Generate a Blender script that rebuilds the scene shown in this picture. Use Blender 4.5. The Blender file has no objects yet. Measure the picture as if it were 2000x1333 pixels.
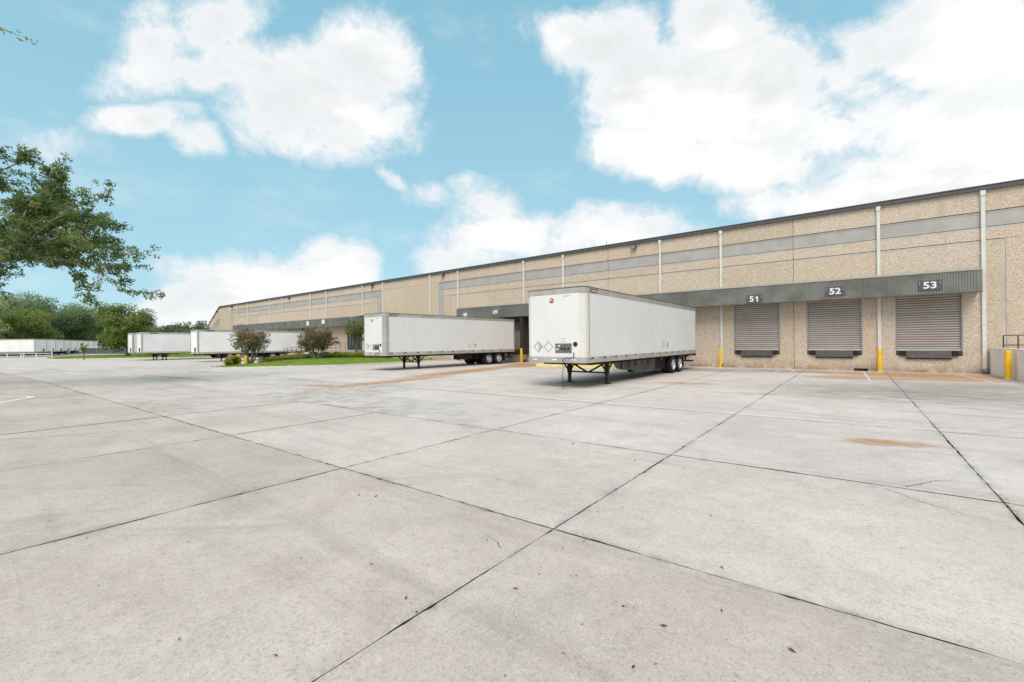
import bpy, bmesh, math, random
import numpy as np
from mathutils import Vector, Matrix

random.seed(7)
rng = np.random.default_rng(11)
S = bpy.context.scene
COL = S.collection
R_ = math.radians

# ------------------------------------------------------------------ camera
CAMZ = 1.92
phi, pit, rol = R_(37.9), R_(0.113), R_(0.54)
fw = Vector((-math.sin(phi) * math.cos(pit), math.cos(phi) * math.cos(pit), math.sin(pit)))
r0 = Vector((math.cos(phi), math.sin(phi), 0))
u0 = r0.cross(fw)
Rv = r0 * math.cos(rol) - u0 * math.sin(rol)
Uv = Rv.cross(fw)
cd = bpy.data.cameras.new('camera')
cd.sensor_width = 36
cd.lens = 860 / 2000 * 36
cd.clip_start = 0.1
cd.clip_end = 6000
cam = bpy.data.objects.new('camera', cd)
COL.objects.link(cam)
M = Matrix((Rv, Uv, -fw)).transposed().to_4x4()
M.translation = (0, 0, CAMZ)
cam.matrix_world = M
S.camera = cam

# ------------------------------------------------------------------ node helper
class NT:
    def __init__(s, tree):
        s.t = tree
        s.n = tree.nodes
        s.l = tree.links
    def new(s, typ, **kw):
        n = s.n.new(typ)
        for k, v in kw.items():
            setattr(n, k, v)
        return n
    def put(s, sock, v):
        if isinstance(v, bpy.types.NodeSocket):
            s.l.new(v, sock)
        elif isinstance(v, (tuple, list)) and sock.type == 'RGBA' and len(v) == 3:
            sock.default_value = (*v, 1)
        else:
            sock.default_value = v
    def math(s, op, a, b=0.0, c=None, clamp=False):
        n = s.new('ShaderNodeMath', operation=op)
        n.use_clamp = clamp
        s.put(n.inputs[0], a)
        s.put(n.inputs[1], b)
        if c is not None:
            s.put(n.inputs[2], c)
        return n.outputs[0]
    def dot(s, a, b):
        n = s.new('ShaderNodeVectorMath', operation='DOT_PRODUCT')
        s.put(n.inputs[0], a)
        s.put(n.inputs[1], b)
        return n.outputs['Value']
    def vmul(s, a, b):
        n = s.new('ShaderNodeVectorMath', operation='MULTIPLY')
        s.put(n.inputs[0], a)
        s.put(n.inputs[1], b)
        return n.outputs[0]
    def vsub(s, a, b):
        n = s.new('ShaderNodeVectorMath', operation='SUBTRACT')
        s.put(n.inputs[0], a)
        s.put(n.inputs[1], b)
        return n.outputs[0]
    def noise(s, vec, scale, detail=5, rough=0.55, dist=0.0):
        n = s.new('ShaderNodeTexNoise')
        if vec is not None:
            s.put(n.inputs['Vector'], vec)
        n.inputs['Scale'].default_value = scale
        n.inputs['Detail'].default_value = detail
        n.inputs['Roughness'].default_value = rough
        n.inputs['Distortion'].default_value = dist
        return n.outputs['Fac']
    def ramp(s, v, lo, hi, a=0.0, b=1.0, smooth=True):
        n = s.new('ShaderNodeMapRange')
        n.interpolation_type = 'SMOOTHSTEP' if smooth else 'LINEAR'
        s.put(n.inputs['Value'], v)
        n.inputs['From Min'].default_value = lo
        n.inputs['From Max'].default_value = hi
        n.inputs['To Min'].default_value = a
        n.inputs['To Max'].default_value = b
        return n.outputs[0]
    def mix(s, f, a, b, typ='MIX'):
        n = s.new('ShaderNodeMix', data_type='RGBA', blend_type=typ)
        s.put(n.inputs[0], f)
        s.put(n.inputs[6], a)
        s.put(n.inputs[7], b)
        return n.outputs[2]
    def map(s, vec, scale=(1, 1, 1), rot=(0, 0, 0), loc=(0, 0, 0)):
        n = s.new('ShaderNodeMapping')
        s.put(n.inputs['Vector'], vec)
        n.inputs['Scale'].default_value = scale
        n.inputs['Rotation'].default_value = rot
        n.inputs['Location'].default_value = loc
        return n.outputs[0]

# ------------------------------------------------------------------ world: sky with cumulus
SUN_EL, SUN_AZ = 52.0, 154.0           # azimuth clockwise from +Y
w = bpy.data.worlds.new('World')
S.world = w
w.use_nodes = True
w.cycles.sampling_method = 'MANUAL'
w.cycles.sample_map_resolution = 384
nt = NT(w.node_tree)
nt.n.clear()
sky = nt.new('ShaderNodeTexSky', sky_type='NISHITA')
sky.sun_disc = False
sky.sun_elevation = R_(SUN_EL)
sky.sun_rotation = R_(SUN_AZ)
sky.air_density = 1.0
sky.dust_density = 0.6
sky.ozone_density = 1.0
SKYS = 0.12
d = nt.new('ShaderNodeTexCoord').outputs['Generated']
sep = nt.new('ShaderNodeSeparateXYZ')
nt.l.new(d, sep.inputs[0])
el = sep.outputs['Z']
# clear sky: the physical sky blended with a turquoise cast
turq = nt.mix(nt.ramp(el, 0.02, 0.62, smooth=False), (0.385 / SKYS, 0.625 / SKYS, 0.725 / SKYS), (0.225 / SKYS, 0.475 / SKYS, 0.60 / SKYS))
clear = nt.mix(0.88, sky.outputs[0], turq)
# clouds: (azimuth, elevation, long axis right/up, short axis right/up in degrees, density)
CL = [(-76.5, 28.0, 2.2, 0.8, 0, -3.1, 0.75), (-70.3, 31.9, 3.5, 2.8, 1.0, -1.9, 0.85), (-73.5, 26.8, 5.8, 2.9, 0.3, -2.0, 0.9),
      (-65.5, 26.0, 6.4, -0.8, -1.5, -4.3, 1.1), (-61.0, 27.5, 5.0, 0, 0, -3.6, 1.1), (-55.3, 31.0, 5.2, 0.8, 0, -4.7, 1.05), (-57.5, 25.3, 6.9, 1.0, 0, -4.1, 1.05),
      (-64.8, 23.2, 5.3, 0, -0.4, -2.6, 0.8), (-77.5, 21.4, 3.3, 1.5, 0.2, -1.4, 0.85), (-73.8, 20.9, 2.1, -0.9, -0.7, -1.5, 0.8),
      (-52.7, 19.7, 2.2, -0.6, -0.3, -0.9, 0.6), (-48.3, 18.6, 2.6, -0.6, -0.4, -1.3, 0.55), (-83.8, 17.6, 2.2, 0.6, 0, -1.3, 0.45),
      (-69.5, 5.6, 7.2, 0.3, 0, -3.6, 1.05), (-59.7, 9.0, 4.8, 0.3, 0, -3.7, 1.05), (-72.8, 2.9, 6.7, 0.2, 0, -3.3, 1.0),
      (-64.9, 6.6, 5.8, 0.3, 0, -3.5, 1.0), (-41.1, 17.3, 3.8, -2.1, -1.8, -2.9, 0.7), (-38.4, 13.0, 8.4, -0.1, 0, -3.2, 0.8),
      (-25.9, 13.5, 9.2, -0.5, 0, -2.8, 0.75), (-44.4, 10.4, 5.8, 0.1, 0, -2.6, 0.7), (-28.9, 34.5, 5.3, -0.5, 0, -2.2, 0.8),
      (-24.4, 33.1, 4.7, -0.7, 0, -3.6, 1.0), (-21.4, 28.5, 6.4, -1.0, 0, -4.4, 1.1), (-12.1, 31.9, 5.0, -1.3, -0.1, -4.7, 1.15),
      (-11.6, 25.4, 9.6, -2.1, -0.1, -6.8, 1.2), (-20.3, 21.5, 7.3, -0.9, 0, -3.3, 1.1), (-10.1, 20.5, 8.7, -1.7, 0, -3.6, 1.1),
      (-2.8, 21.4, 5.0, -1.3, 0, -3.3, 0.9), (8.6, 24.5, 4.9, -2.2, 0, -5.3, 1.2), (2.3, 26.9, 2.8, -1.1, 0, -2.4, 0.9),
      (1.5, 23.9, 3.9, -2.6, -0.5, -1.9, 0.8), (5.2, 19.7, 7.1, -2.3, 0, -3.9, 0.95), (4.4, 14.5, 8.1, -2.0, 0, -4.1, 1.15),
      (10.4, 14.3, 4.3, -1.3, 0, -4.6, 1.1), (-4.7, 14.4, 5.9, -1.0, 0, -2.1, 0.7)]
cr = random.Random(3)
for k in range(15):                     # the same kind of sky carries on all round
    az_ = cr.uniform(24, 258)
    el_ = cr.choice([cr.uniform(6, 25), cr.uniform(20, 70)])
    s_ = cr.uniform(9, 15)
    CL.append((az_, el_, s_ * 1.3, cr.uniform(-1.5, 1.5), 0, -s_ * 0.75, cr.uniform(0.9, 1.2)))
def ellipse(dv, A, B, s):
    u = nt.dot(dv, A)
    v = nt.dot(dv, B)
    q = nt.math('MULTIPLY_ADD', u, u, nt.math('MULTIPLY', v, v))
    return nt.math('MULTIPLY_ADD', q, -0.75 * s, s)
wob = nt.new('ShaderNodeTexNoise')
nt.l.new(d, wob.inputs['Vector'])
wob.inputs['Scale'].default_value = 5.0
wob.inputs['Detail'].default_value = 5
wv = nt.vmul(nt.vsub(wob.outputs['Color'], (0.5, 0.5, 0.5)), (0.10, 0.10, 0.10))
dadd = nt.new('ShaderNodeVectorMath', operation='ADD')
nt.l.new(d, dadd.inputs[0])
nt.l.new(wv, dadd.inputs[1])
dw = dadd.outputs[0]
field = None
for az_, el_, a1, a2, b1, b2, s_ in CL:
    az_, el_ = R_(az_), R_(el_)
    c = Vector((math.sin(az_) * math.cos(el_), math.cos(az_) * math.cos(el_), math.sin(el_)))
    rt = Vector((math.cos(az_), -math.sin(az_), 0))
    up = rt.cross(c)
    Mx = np.linalg.inv(np.array([[R_(a1), R_(b1)], [R_(a2), R_(b2)]]))
    A = rt * Mx[0, 0] + up * Mx[0, 1]
    B = rt * Mx[1, 0] + up * Mx[1, 1]
    e = ellipse(dw, tuple(A), tuple(B), s_)
    field = e if field is None else nt.math('SMOOTH_MAX', field, e, 0.25)
fb = nt.noise(nt.map(d, scale=(1, 1, 1.35)), 8.0, 13, 0.70, 0.35)
fine = nt.noise(d, 20.0, 12, 0.72, 0.4)
dens = nt.math('MULTIPLY_ADD', nt.math('SUBTRACT', fb, 0.5), 2.4, nt.math('MAXIMUM', field, -1.2))
dens = nt.math('MULTIPLY_ADD', nt.math('SUBTRACT', fine, 0.5), 0.95, dens)
mask = nt.math('POWER', nt.ramp(dens, -0.24, 0.58, smooth=False), 1.4)
thin = nt.ramp(nt.noise(nt.map(d, scale=(1, 1, 2.5)), 4.0, 9, 0.65), 0.50, 0.82, 0.0, 0.42)
mask = nt.math('MAXIMUM', mask, thin, clamp=True)
# thick cloud is brighter than the film can hold; greyer hollows
shade = nt.ramp(nt.noise(nt.map(d, scale=(1, 1, 2.0), loc=(3, 1, 0)), 3.4, 9, 0.6), 0.40, 0.60)
core = nt.mix(shade, (0.665 / SKYS, 0.68 / SKYS, 0.69 / SKYS), (0.93 / SKYS, 0.92 / SKYS, 0.905 / SKYS))
ccol = nt.mix(nt.ramp(dens, 0.35, 1.3), (0.735 / SKYS, 0.76 / SKYS, 0.775 / SKYS), core)
skyc = nt.mix(mask, clear, ccol)
bg = nt.new('ShaderNodeBackground')
bg.inputs['Strength'].default_value = SKYS
nt.l.new(skyc, bg.inputs['Color'])
wo = nt.new('ShaderNodeOutputWorld')
nt.l.new(bg.outputs[0], wo.inputs[0])

# ------------------------------------------------------------------ sun (veiled by cloud: soft)
ld = bpy.data.lights.new('sun', 'SUN')
ld.energy = 2.3
ld.angle = R_(34)
ld.color = (1.0, 0.90, 0.79)
sun = bpy.data.objects.new('sun', ld)
COL.objects.link(sun)
a_, e_ = R_(SUN_AZ), R_(SUN_EL)
sd = Vector((math.sin(a_) * math.cos(e_), math.cos(a_) * math.cos(e_), math.sin(e_)))
sun.rotation_euler = sd.to_track_quat('Z', 'Y').to_euler()
sun.location = sd * 80

vs = S.view_settings
vs.view_transform = 'Standard'
vs.look = 'None'
vs.exposure = 0.30
vs.gamma = 1
vs.use_curve_mapping = False
S.cycles.max_bounces = 5
S.cycles.diffuse_bounces = 3
S.cycles.glossy_bounces = 2
S.cycles.transmission_bounces = 2
S.cycles.caustics_reflective = False
S.cycles.caustics_refractive = False
S.cycles.transparent_max_bounces = 8
S.cycles.use_denoising = True

# ------------------------------------------------------------------ materials
MATS = {}
def principled(name):
    m = bpy.data.materials.new(name)
    m.use_nodes = True
    n = NT(m.node_tree)
    b = n.n['Principled BSDF']
    b.inputs['Specular IOR Level'].default_value = 0.3
    MATS[name] = m
    return m, n, b
def geo_pos(n):
    return n.new('ShaderNodeNewGeometry').outputs['Position']
def obj_pos(n):
    return n.new('ShaderNodeTexCoord').outputs['Object']
def simple(name, c, rough=0.6, metal=0.0, var=0.12, scale=3.0, bump=0.0, bscale=40.0, dirt=0.0, dirtc=(0.12, 0.10, 0.08), spec=0.3, rnd=0.0):
    m, n, b = principled(name)
    p = geo_pos(n)
    f = n.noise(p, scale, 6, 0.6)
    lo = tuple(x * (1 - var) for x in c)
    hi = tuple(min(1, x * (1 + var)) for x in c)
    col = n.mix(n.ramp(f, 0.3, 0.7), lo, hi)
    if dirt:
        dm = n.ramp(n.noise(n.map(p, scale=(1, 1, 0.25)), scale * 1.7, 8, 0.7), 0.5, 0.8, 0, dirt)
        col = n.mix(dm, col, dirtc)
    if rnd:
        oi = n.new('ShaderNodeObjectInfo').outputs['Random']
        k = n.ramp(oi, 0, 1, 1 - rnd, 1 + rnd, smooth=False)
        cmb = n.new('ShaderNodeCombineColor')
        for i in range(3):
            n.put(cmb.inputs[i], k)
        col = n.mix(1.0, col, cmb.outputs[0], 'MULTIPLY')
    n.put(b.inputs['Base Color'], col)
    b.inputs['Roughness'].default_value = rough
    b.inputs['Metallic'].default_value = metal
    b.inputs['Specular IOR Level'].default_value = spec
    if bump:
        bp = n.new('ShaderNodeBump')
        bp.inputs['Strength'].default_value = bump
        bp.inputs['Distance'].default_value = 0.02
        n.put(bp.inputs['Height'], n.noise(p, bscale, 6, 0.65))
        n.l.new(bp.outputs[0], b.inputs['Normal'])
    return m

def blobs(n, p, lst):
    """soft ellipses on the ground: (x, y, rx, ry, degrees, strength)"""
    out = None
    for x, y, rx, ry, rot, s in lst:
        a = R_(rot)
        q = n.vsub(p, (x, y, 0))
        u = n.dot(q, (math.cos(a) / rx, math.sin(a) / rx, 0))
        v = n.dot(q, (-math.sin(a) / ry, math.cos(a) / ry, 0))
        r = n.math('MULTIPLY_ADD', u, u, n.math('MULTIPLY', v, v))
        e = n.math('MULTIPLY_ADD', r, -s, s)
        out = e if out is None else n.math('MAXIMUM', out, e)
    return n.math('MAXIMUM', out, 0.0)

def concrete(name, edge=True):
    m, n, b = principled(name)
    p = geo_pos(n)
    big = n.noise(p, 0.32, 7, 0.62)
    med = n.noise(p, 2.2, 7, 0.65)
    fin = n.noise(p, 26, 7, 0.78)
    col = n.mix(n.ramp(big, 0.30, 0.70), (0.595, 0.508, 0.465), (0.74, 0.645, 0.606))
    bl = n.noise(p, 0.85, 8, 0.70, 0.3)
    col = n.mix(n.ramp(bl, 0.47, 0.70, 0, 0.50), col, (0.49, 0.395, 0.34))
    bl2 = n.noise(n.map(p, loc=(9, 4, 0)), 0.5, 8, 0.68, 0.2)
    col = n.mix(n.ramp(bl2, 0.50, 0.72, 0, 0.48), col, (0.41, 0.375, 0.35))
    col = n.mix(n.ramp(med, 0.35, 0.75, 0, 0.38), col, (0.50, 0.435, 0.375))
    # aggregate flecks
    vo = n.new('ShaderNodeTexVoronoi')
    n.put(vo.inputs['Vector'], p)
    vo.inputs['Scale'].default_value = 85
    rc = n.new('ShaderNodeSeparateColor')
    n.l.new(vo.outputs['Color'], rc.inputs[0])
    fl = n.ramp(rc.outputs[0], 0.78, 1.0, 0, 0.38)
    col = n.mix(fl, col, (0.80, 0.78, 0.74))
    fd = n.ramp(rc.outputs[1], 0.80, 1.0, 0, 0.42)
    col = n.mix(fd, col, (0.24, 0.225, 0.205))
    clus = n.noise(p, 7.5, 8, 0.75)
    col = n.mix(n.ramp(clus, 0.50, 0.70, 0, 0.45), col, (0.40, 0.35, 0.31))
    col = n.mix(n.ramp(clus, 0.30, 0.46, 0.30, 0), col, (0.80, 0.745, 0.70))
    col = n.mix(n.ramp(fin, 0.48, 0.72, 0, 0.45), col, (0.33, 0.29, 0.255))
    # tyre rubbing, swept along the driving direction
    st = n.noise(n.map(p, rot=(0, 0, -R_(33)), scale=(0.075, 1.5, 1)), 1.0, 8, 0.68, 0.4)
    col = n.mix(n.ramp(st, 0.50, 0.76, 0, 0.40), col, (0.26, 0.215, 0.21))
    st2 = n.noise(n.map(p, rot=(0, 0, -R_(48)), scale=(0.05, 2.6, 1), loc=(5, 2, 0)), 1.0, 6, 0.6)
    col = n.mix(n.ramp(st2, 0.60, 0.80, 0, 0.26), col, (0.20, 0.20, 0.20))
    # arcs left by turning rigs
    for (ax, ay, sc_, st_) in ((-34.0, 34.0, 1.9, 0.46), (22.0, -16.0, 1.6, 0.38)):
        q = n.vsub(p, (ax, ay, 0))
        ln = n.new('ShaderNodeVectorMath', operation='LENGTH')
        n.put(ln.inputs[0], n.vmul(q, (1, 1, 0)))
        cmb_ = n.new('ShaderNodeCombineXYZ')
        n.put(cmb_.inputs[0], n.math('MULTIPLY', ln.outputs['Value'], sc_))
        n.put(cmb_.inputs[1], n.math('MULTIPLY', n.noise(p, 0.12, 2, 0.5), 3.0))
        arc_ = n.noise(cmb_.outputs[0], 1.0, 7, 0.7)
        am = n.math('MULTIPLY', n.ramp(arc_, 0.55, 0.75, 0, st_), n.ramp(n.noise(p, 0.10, 4, 0.6), 0.38, 0.60))
        col = n.mix(am, col, (0.25, 0.235, 0.22))
    # dark oily patches by the docks, dark ellipses under the two near trailers
    pat = n.noise(n.map(p, rot=(0, 0, -R_(22)), scale=(0.30, 1.1, 1)), 2.6, 11, 0.78, 0.4)
    dk = blobs(n, p, [(1.5, 21, 6.0, 4.6, 10, 0.95), (-3.5, 31.2, 4.0, 2.2, 0, 1.1), (3.2, 24.5, 4.6, 3.0, 5, 0.75), (4.5, 18, 3.5, 3.0, 0, 0.6), (-9.7, 22, 2.3, 9.5, 0, 0.95),
                      (-26, 25, 2.2, 8, 3, 0.9), (-8.0, 30, 6, 2.6, 0, 0.95), (-22.5, 31, 4, 2.0, 0, 0.8), (-9.5, 13.9, 2.2, 1.5, 0, 0.5), (0.6, 31.6, 6, 1.2, 0, 0.7)])
    col = n.mix(n.math('MULTIPLY', n.ramp(n.math('MULTIPLY_ADD', n.math('SUBTRACT', pat, 0.5), 3.6, dk), 0.0, 1.3, 0, 0.85), n.ramp(dk, 0.0, 0.5)), col, (0.25, 0.225, 0.195))
    # rust
    rp = n.noise(n.map(p, rot=(0, 0, -R_(25)), scale=(0.45, 1.3, 1), loc=(2, 7, 0)), 4.2, 11, 0.80, 0.5)
    rs = blobs(n, p, [(2.8, 30.4, 5.2, 3.0, 0, 1.0), (3.5, 28.0, 2.6, 1.5, 10, 0.8), (0.2, 27.4, 3.2, 1.6, 5, 0.85), (0.45, 10.6, 0.9, 0.4, 20, 0.9),
                      (-5.9, 20.2, 1.7, 1.0, 10, 0.7), (-3.0, 17.5, 1.8, 0.6, 20, 0.45), (-21.2, 29.0, 2.1, 3.8, 10, 1.7), (-20.4, 21.5, 1.5, 7.8, 10, 1.2),
                      (-18.3, 14.0, 0.9, 4.8, 2, 1.0), (-19.2, 10.6, 2.6, 0.6, 20, 0.7), (-32.4, 8.3, 7.0, 0.30, 4, 0.9), (-17.5, 30.6, 4, 0.9, 0, 0.9), (5.0, 31.5, 2.0, 1.5, 0, 0.9)])
    col = n.mix(n.math('MULTIPLY', n.ramp(n.math('MULTIPLY_ADD', n.math('SUBTRACT', rp, 0.5), 4.6, rs), -0.25, 1.25, 0, 1.0), n.ramp(rs, 0.0, 0.4)), col, (0.46, 0.25, 0.12))
    if edge:
        at = n.new('ShaderNodeAttribute', attribute_name='edge')
        em = n.math('MULTIPLY', n.math('POWER', at.outputs['Fac'], 2.0), n.ramp(n.noise(p, 1.6, 8, 0.75), 0.42, 0.68, 0.0, 0.85))
        em = n.math('MULTIPLY', em, n.ramp(fin, 0.2, 0.65, 0.4, 1.0), clamp=True)
        col = n.mix(em, col, (0.20, 0.19, 0.17))
        oi = n.new('ShaderNodeObjectInfo').outputs['Random']
        k = n.ramp(oi, 0, 1, 0.96, 1.04, smooth=False)
        cmb = n.new('ShaderNodeCombineColor')
        for i in range(3):
            n.put(cmb.inputs[i], k)
        col = n.mix(1.0, col, cmb.outputs[0], 'MULTIPLY')
        col = n.mix(1.0, col, n.new('ShaderNodeObjectInfo').outputs['Color'], 'MULTIPLY')
    n.put(b.inputs['Base Color'], col)
    b.inputs['Roughness'].default_value = 0.8
    bp = n.new('ShaderNodeBump')
    bp.inputs['Strength'].default_value = 0.5
    bp.inputs['Distance'].default_value = 0.006
    n.put(bp.inputs['Height'], n.math('ADD', fin, n.math('MULTIPLY', rc.outputs[2], 0.35)))
    n.l.new(bp.outputs[0], b.inputs['Normal'])
    return m

def aggregate(name):
    m, n, b = principled(name)
    p = geo_pos(n)
    vo = n.new('ShaderNodeTexVoronoi')
    n.put(vo.inputs['Vector'], n.map(p, scale=(0.85, 1, 1.2)))
    vo.inputs['Scale'].default_value = 25
    sc = n.new('ShaderNodeSeparateColor')
    n.l.new(vo.outputs['Color'], sc.inputs[0])
    cr_ = n.new('ShaderNodeValToRGB')
    n.l.new(sc.outputs[0], cr_.inputs[0])
    els = cr_.color_ramp.elements
    pal = [(0.0, (0.50, 0.405, 0.32)), (0.16, (0.64, 0.53, 0.425)), (0.38, (0.71, 0.60, 0.49)), (0.6, (0.68, 0.56, 0.47)), (0.78, (0.78, 0.69, 0.575)), (0.93, (0.86, 0.80, 0.715)), (1.0, (0.59, 0.485, 0.43))]
    els[0].position, els[0].color = pal[0][0], (*pal[0][1], 1)
    els[1].position, els[1].color = pal[-1][0], (*pal[-1][1], 1)
    for q, c in pal[1:-1]:
        e = els.new(q)
        e.color = (*c, 1)
    col = cr_.outputs[0]
    col = n.mix(n.ramp(vo.outputs['Distance'], 0.40, 0.80, 0, 0.52), col, (0.40, 0.325, 0.25))
    dk = n.ramp(sc.outputs[1], 0.94, 0.98)
    col = n.mix(n.math('MULTIPLY', dk, 0.6), col, (0.13, 0.09, 0.06))
    big = n.noise(p, 0.7, 7, 0.6)
    col = n.mix(n.ramp(big, 0.35, 0.72, 0, 0.30), col, (0.62, 0.50, 0.385))
    # weathering streaks, darker brown foot
    stn = n.noise(n.map(p, scale=(1.6, 1, 0.14)), 1.2, 8, 0.65)
    col = n.mix(n.ramp(stn, 0.56, 0.82, 0, 0.34), col, (0.42, 0.33, 0.22))
    sp = n.new('ShaderNodeSeparateXYZ')
    n.l.new(p, sp.inputs[0])
    foot = n.math('MULTIPLY', n.ramp(sp.outputs['Z'], -0.1, 0.75, 1, 0), n.ramp(n.noise(p, 1.9, 7, 0.7), 0.35, 0.62))
    col = n.mix(n.math('MULTIPLY', foot, 0.62), col, (0.24, 0.165, 0.09))
    foot2 = n.math('MULTIPLY', n.ramp(sp.outputs['Z'], -0.1, 0.30, 1, 0), n.ramp(n.noise(p, 0.8, 5, 0.6), 0.48, 0.62))
    col = n.mix(n.math('MULTIPLY', foot2, 0.7), col, (0.30, 0.115, 0.045))
    oi = n.new('ShaderNodeObjectInfo').outputs['Random']
    pv = n.new('ShaderNodeValToRGB')
    n.l.new(oi, pv.inputs[0])
    pv.color_ramp.elements[0].color = (0.92, 0.90, 0.86, 1)
    pv.color_ramp.elements[1].color = (1.0, 1.0, 1.0, 1)
    mid_ = pv.color_ramp.elements.new(0.5)
    mid_.color = (1.0, 0.965, 0.93, 1)
    col = n.mix(1.0, col, pv.outputs[0], 'MULTIPLY')
    # run-off stains below the roof edge
    ro = n.math('MULTIPLY', n.ramp(sp.outputs['Z'], 7.6, 9.7, 0, 1), n.ramp(n.noise(n.map(p, scale=(2.2, 1, 0.05)), 1.0, 6, 0.7), 0.50, 0.70))
    col = n.mix(n.math('MULTIPLY', ro, 0.35), col, (0.40, 0.33, 0.25))
    n.put(b.inputs['Base Color'], col)
    b.inputs['Roughness'].default_value = 0.85
    bp = n.new('ShaderNodeBump')
    bp.inputs['Strength'].default_value = 0.9
    bp.inputs['Distance'].default_value = 0.03
    n.put(bp.inputs['Height'], n.math('SUBTRACT', 0.6, vo.outputs['Distance']))
    n.l.new(bp.outputs[0], b.inputs['Normal'])
    return m

def leafmat(name, cols, trans=0.35, rough=0.55):
    m, n, b = principled(name)
    at = n.new('ShaderNodeAttribute', attribute_name='tone')
    cr_ = n.new('ShaderNodeValToRGB')
    n.l.new(at.outputs['Fac'], cr_.inputs[0])
    els = cr_.color_ramp.elements
    els[0].color = (*cols[0], 1)
    els[1].color = (*cols[-1], 1)
    for i, c in enumerate(cols[1:-1]):
        e = els.new((i + 1) / (len(cols) - 1))
        e.color = (*c, 1)
    n.put(b.inputs['Base Color'], cr_.outputs[0])
    b.inputs['Roughness'].default_value = rough
    tr = n.new('ShaderNodeBsdfTranslucent')
    n.l.new(cr_.outputs[0], tr.inputs['Color'])
    mx = n.new('ShaderNodeMixShader')
    mx.inputs[0].default_value = trans
    n.l.new(b.outputs[0], mx.inputs[1])
    n.l.new(tr.outputs[0], mx.inputs[2])
    out = [x for x in n.n if x.type == 'OUTPUT_MATERIAL'][0]
    n.l.new(mx.outputs[0], out.inputs[0])
    return m

concrete('slab')
concrete('yard', edge=False)
aggregate('aggregate')
simple('jointdirt', (0.075, 0.066, 0.054), 0.95, bump=0.4)
simple('smooth_grey', (0.415, 0.395, 0.38), 0.75, var=0.08, scale=1.2, dirt=0.25, dirtc=(0.26, 0.24, 0.21), bump=0.15)
simple('reveal', (0.50, 0.455, 0.405), 0.8, var=0.1, scale=1.5, dirt=0.3, dirtc=(0.28, 0.24, 0.18), bump=0.2)
simple('core', (0.10, 0.09, 0.08), 0.9)
simple('fascia', (0.085, 0.085, 0.088), 0.55, var=0.1, spec=0.4)
simple('downspout', (0.68, 0.67, 0.62), 0.5, var=0.05, dirt=0.22, dirtc=(0.40, 0.40, 0.36))
simple('canopy', (0.185, 0.187, 0.168), 0.5, var=0.2, scale=0.9, dirt=0.45, dirtc=(0.235, 0.232, 0.195), spec=0.4)
simple('flashing', (0.36, 0.35, 0.31), 0.6, var=0.15, dirt=0.4, dirtc=(0.20, 0.17, 0.12))
simple('soffit', (0.20, 0.19, 0.17), 0.8)
simple('shutter', (0.44, 0.39, 0.36), 0.5, metal=0.1, var=0.06, scale=1.0, dirt=0.2, dirtc=(0.22, 0.20, 0.18), rnd=0.06)
simple('alu', (0.62, 0.62, 0.61), 0.38, metal=0.6, var=0.08, dirt=0.2, dirtc=(0.32, 0.30, 0.27))
simple('levelmetal', (0.075, 0.075, 0.068), 0.5, metal=0.3, var=0.25, scale=5, dirt=0.4, dirtc=(0.14, 0.10, 0.07))
simple('skirtplastic', (0.055, 0.06, 0.055), 0.5, var=0.4, scale=2.5, dirt=0.4, dirtc=(0.12, 0.11, 0.09))
simple('rubber', (0.022, 0.022, 0.023), 0.75, var=0.3, bump=0.2)
simple('trailer_white', (0.775, 0.765, 0.752), 0.42, var=0.025, scale=0.6, dirt=0.22, dirtc=(0.60, 0.575, 0.53), spec=0.4, rnd=0.015)
simple('stencilgrey', (0.42, 0.42, 0.40), 0.5)
simple('trailer_cream', (0.71, 0.68, 0.62), 0.45, var=0.04, dirt=0.15, dirtc=(0.48, 0.45, 0.40))
simple('trailer_far', (0.84, 0.83, 0.82), 0.5, var=0.05, scale=0.5, dirt=0.18, dirtc=(0.62, 0.61, 0.60), rnd=0.05)
simple('trailer_alu', (0.48, 0.46, 0.425), 0.42, metal=0.35, var=0.12, scale=1.5, dirt=0.35, dirtc=(0.26, 0.24, 0.21))
simple('darkcap', (0.10, 0.09, 0.075), 0.6)
simple('gear', (0.026, 0.024, 0.021), 0.6, var=0.3, scale=6, dirt=0.3, dirtc=(0.09, 0.06, 0.035))
simple('gear_worn', (0.04, 0.034, 0.026), 0.6, var=0.3, scale=6, dirt=0.45, dirtc=(0.12, 0.085, 0.05))
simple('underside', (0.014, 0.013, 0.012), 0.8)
simple('tyre', (0.017, 0.017, 0.017), 0.8, var=0.35, scale=5, dirt=0.25, dirtc=(0.05, 0.048, 0.045))
simple('rim', (0.62, 0.62, 0.62), 0.32, metal=0.5, var=0.1, dirt=0.25, dirtc=(0.25, 0.23, 0.20))
simple('red', (0.22, 0.018, 0.022), 0.45)
simple('reflred', (0.20, 0.022, 0.016), 0.4, var=0.3)
simple('reflwhite', (0.78, 0.74, 0.70), 0.35)
simple('amber', (0.75, 0.26, 0.03), 0.4)
simple('orange', (0.40, 0.075, 0.025), 0.45)
simple('black', (0.02, 0.02, 0.02), 0.6)
simple('white', (0.80, 0.80, 0.79), 0.45, var=0.04)
simple('hose', (0.035, 0.045, 0.075), 0.5)
simple('silverprint', (0.36, 0.36, 0.34), 0.5)
simple('boxmetal', (0.17, 0.175, 0.155), 0.45, metal=0.3, var=0.4, scale=9, dirt=0.4, dirtc=(0.05, 0.06, 0.05))
simple('yellow', (0.80, 0.47, 0.012), 0.45, var=0.10, scale=3.0, dirt=0.42, dirtc=(0.36, 0.22, 0.05))
simple('kerbyellow', (0.72, 0.60, 0.28), 0.75, var=0.12, scale=3, dirt=0.3, dirtc=(0.40, 0.36, 0.27), bump=0.3)
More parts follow.
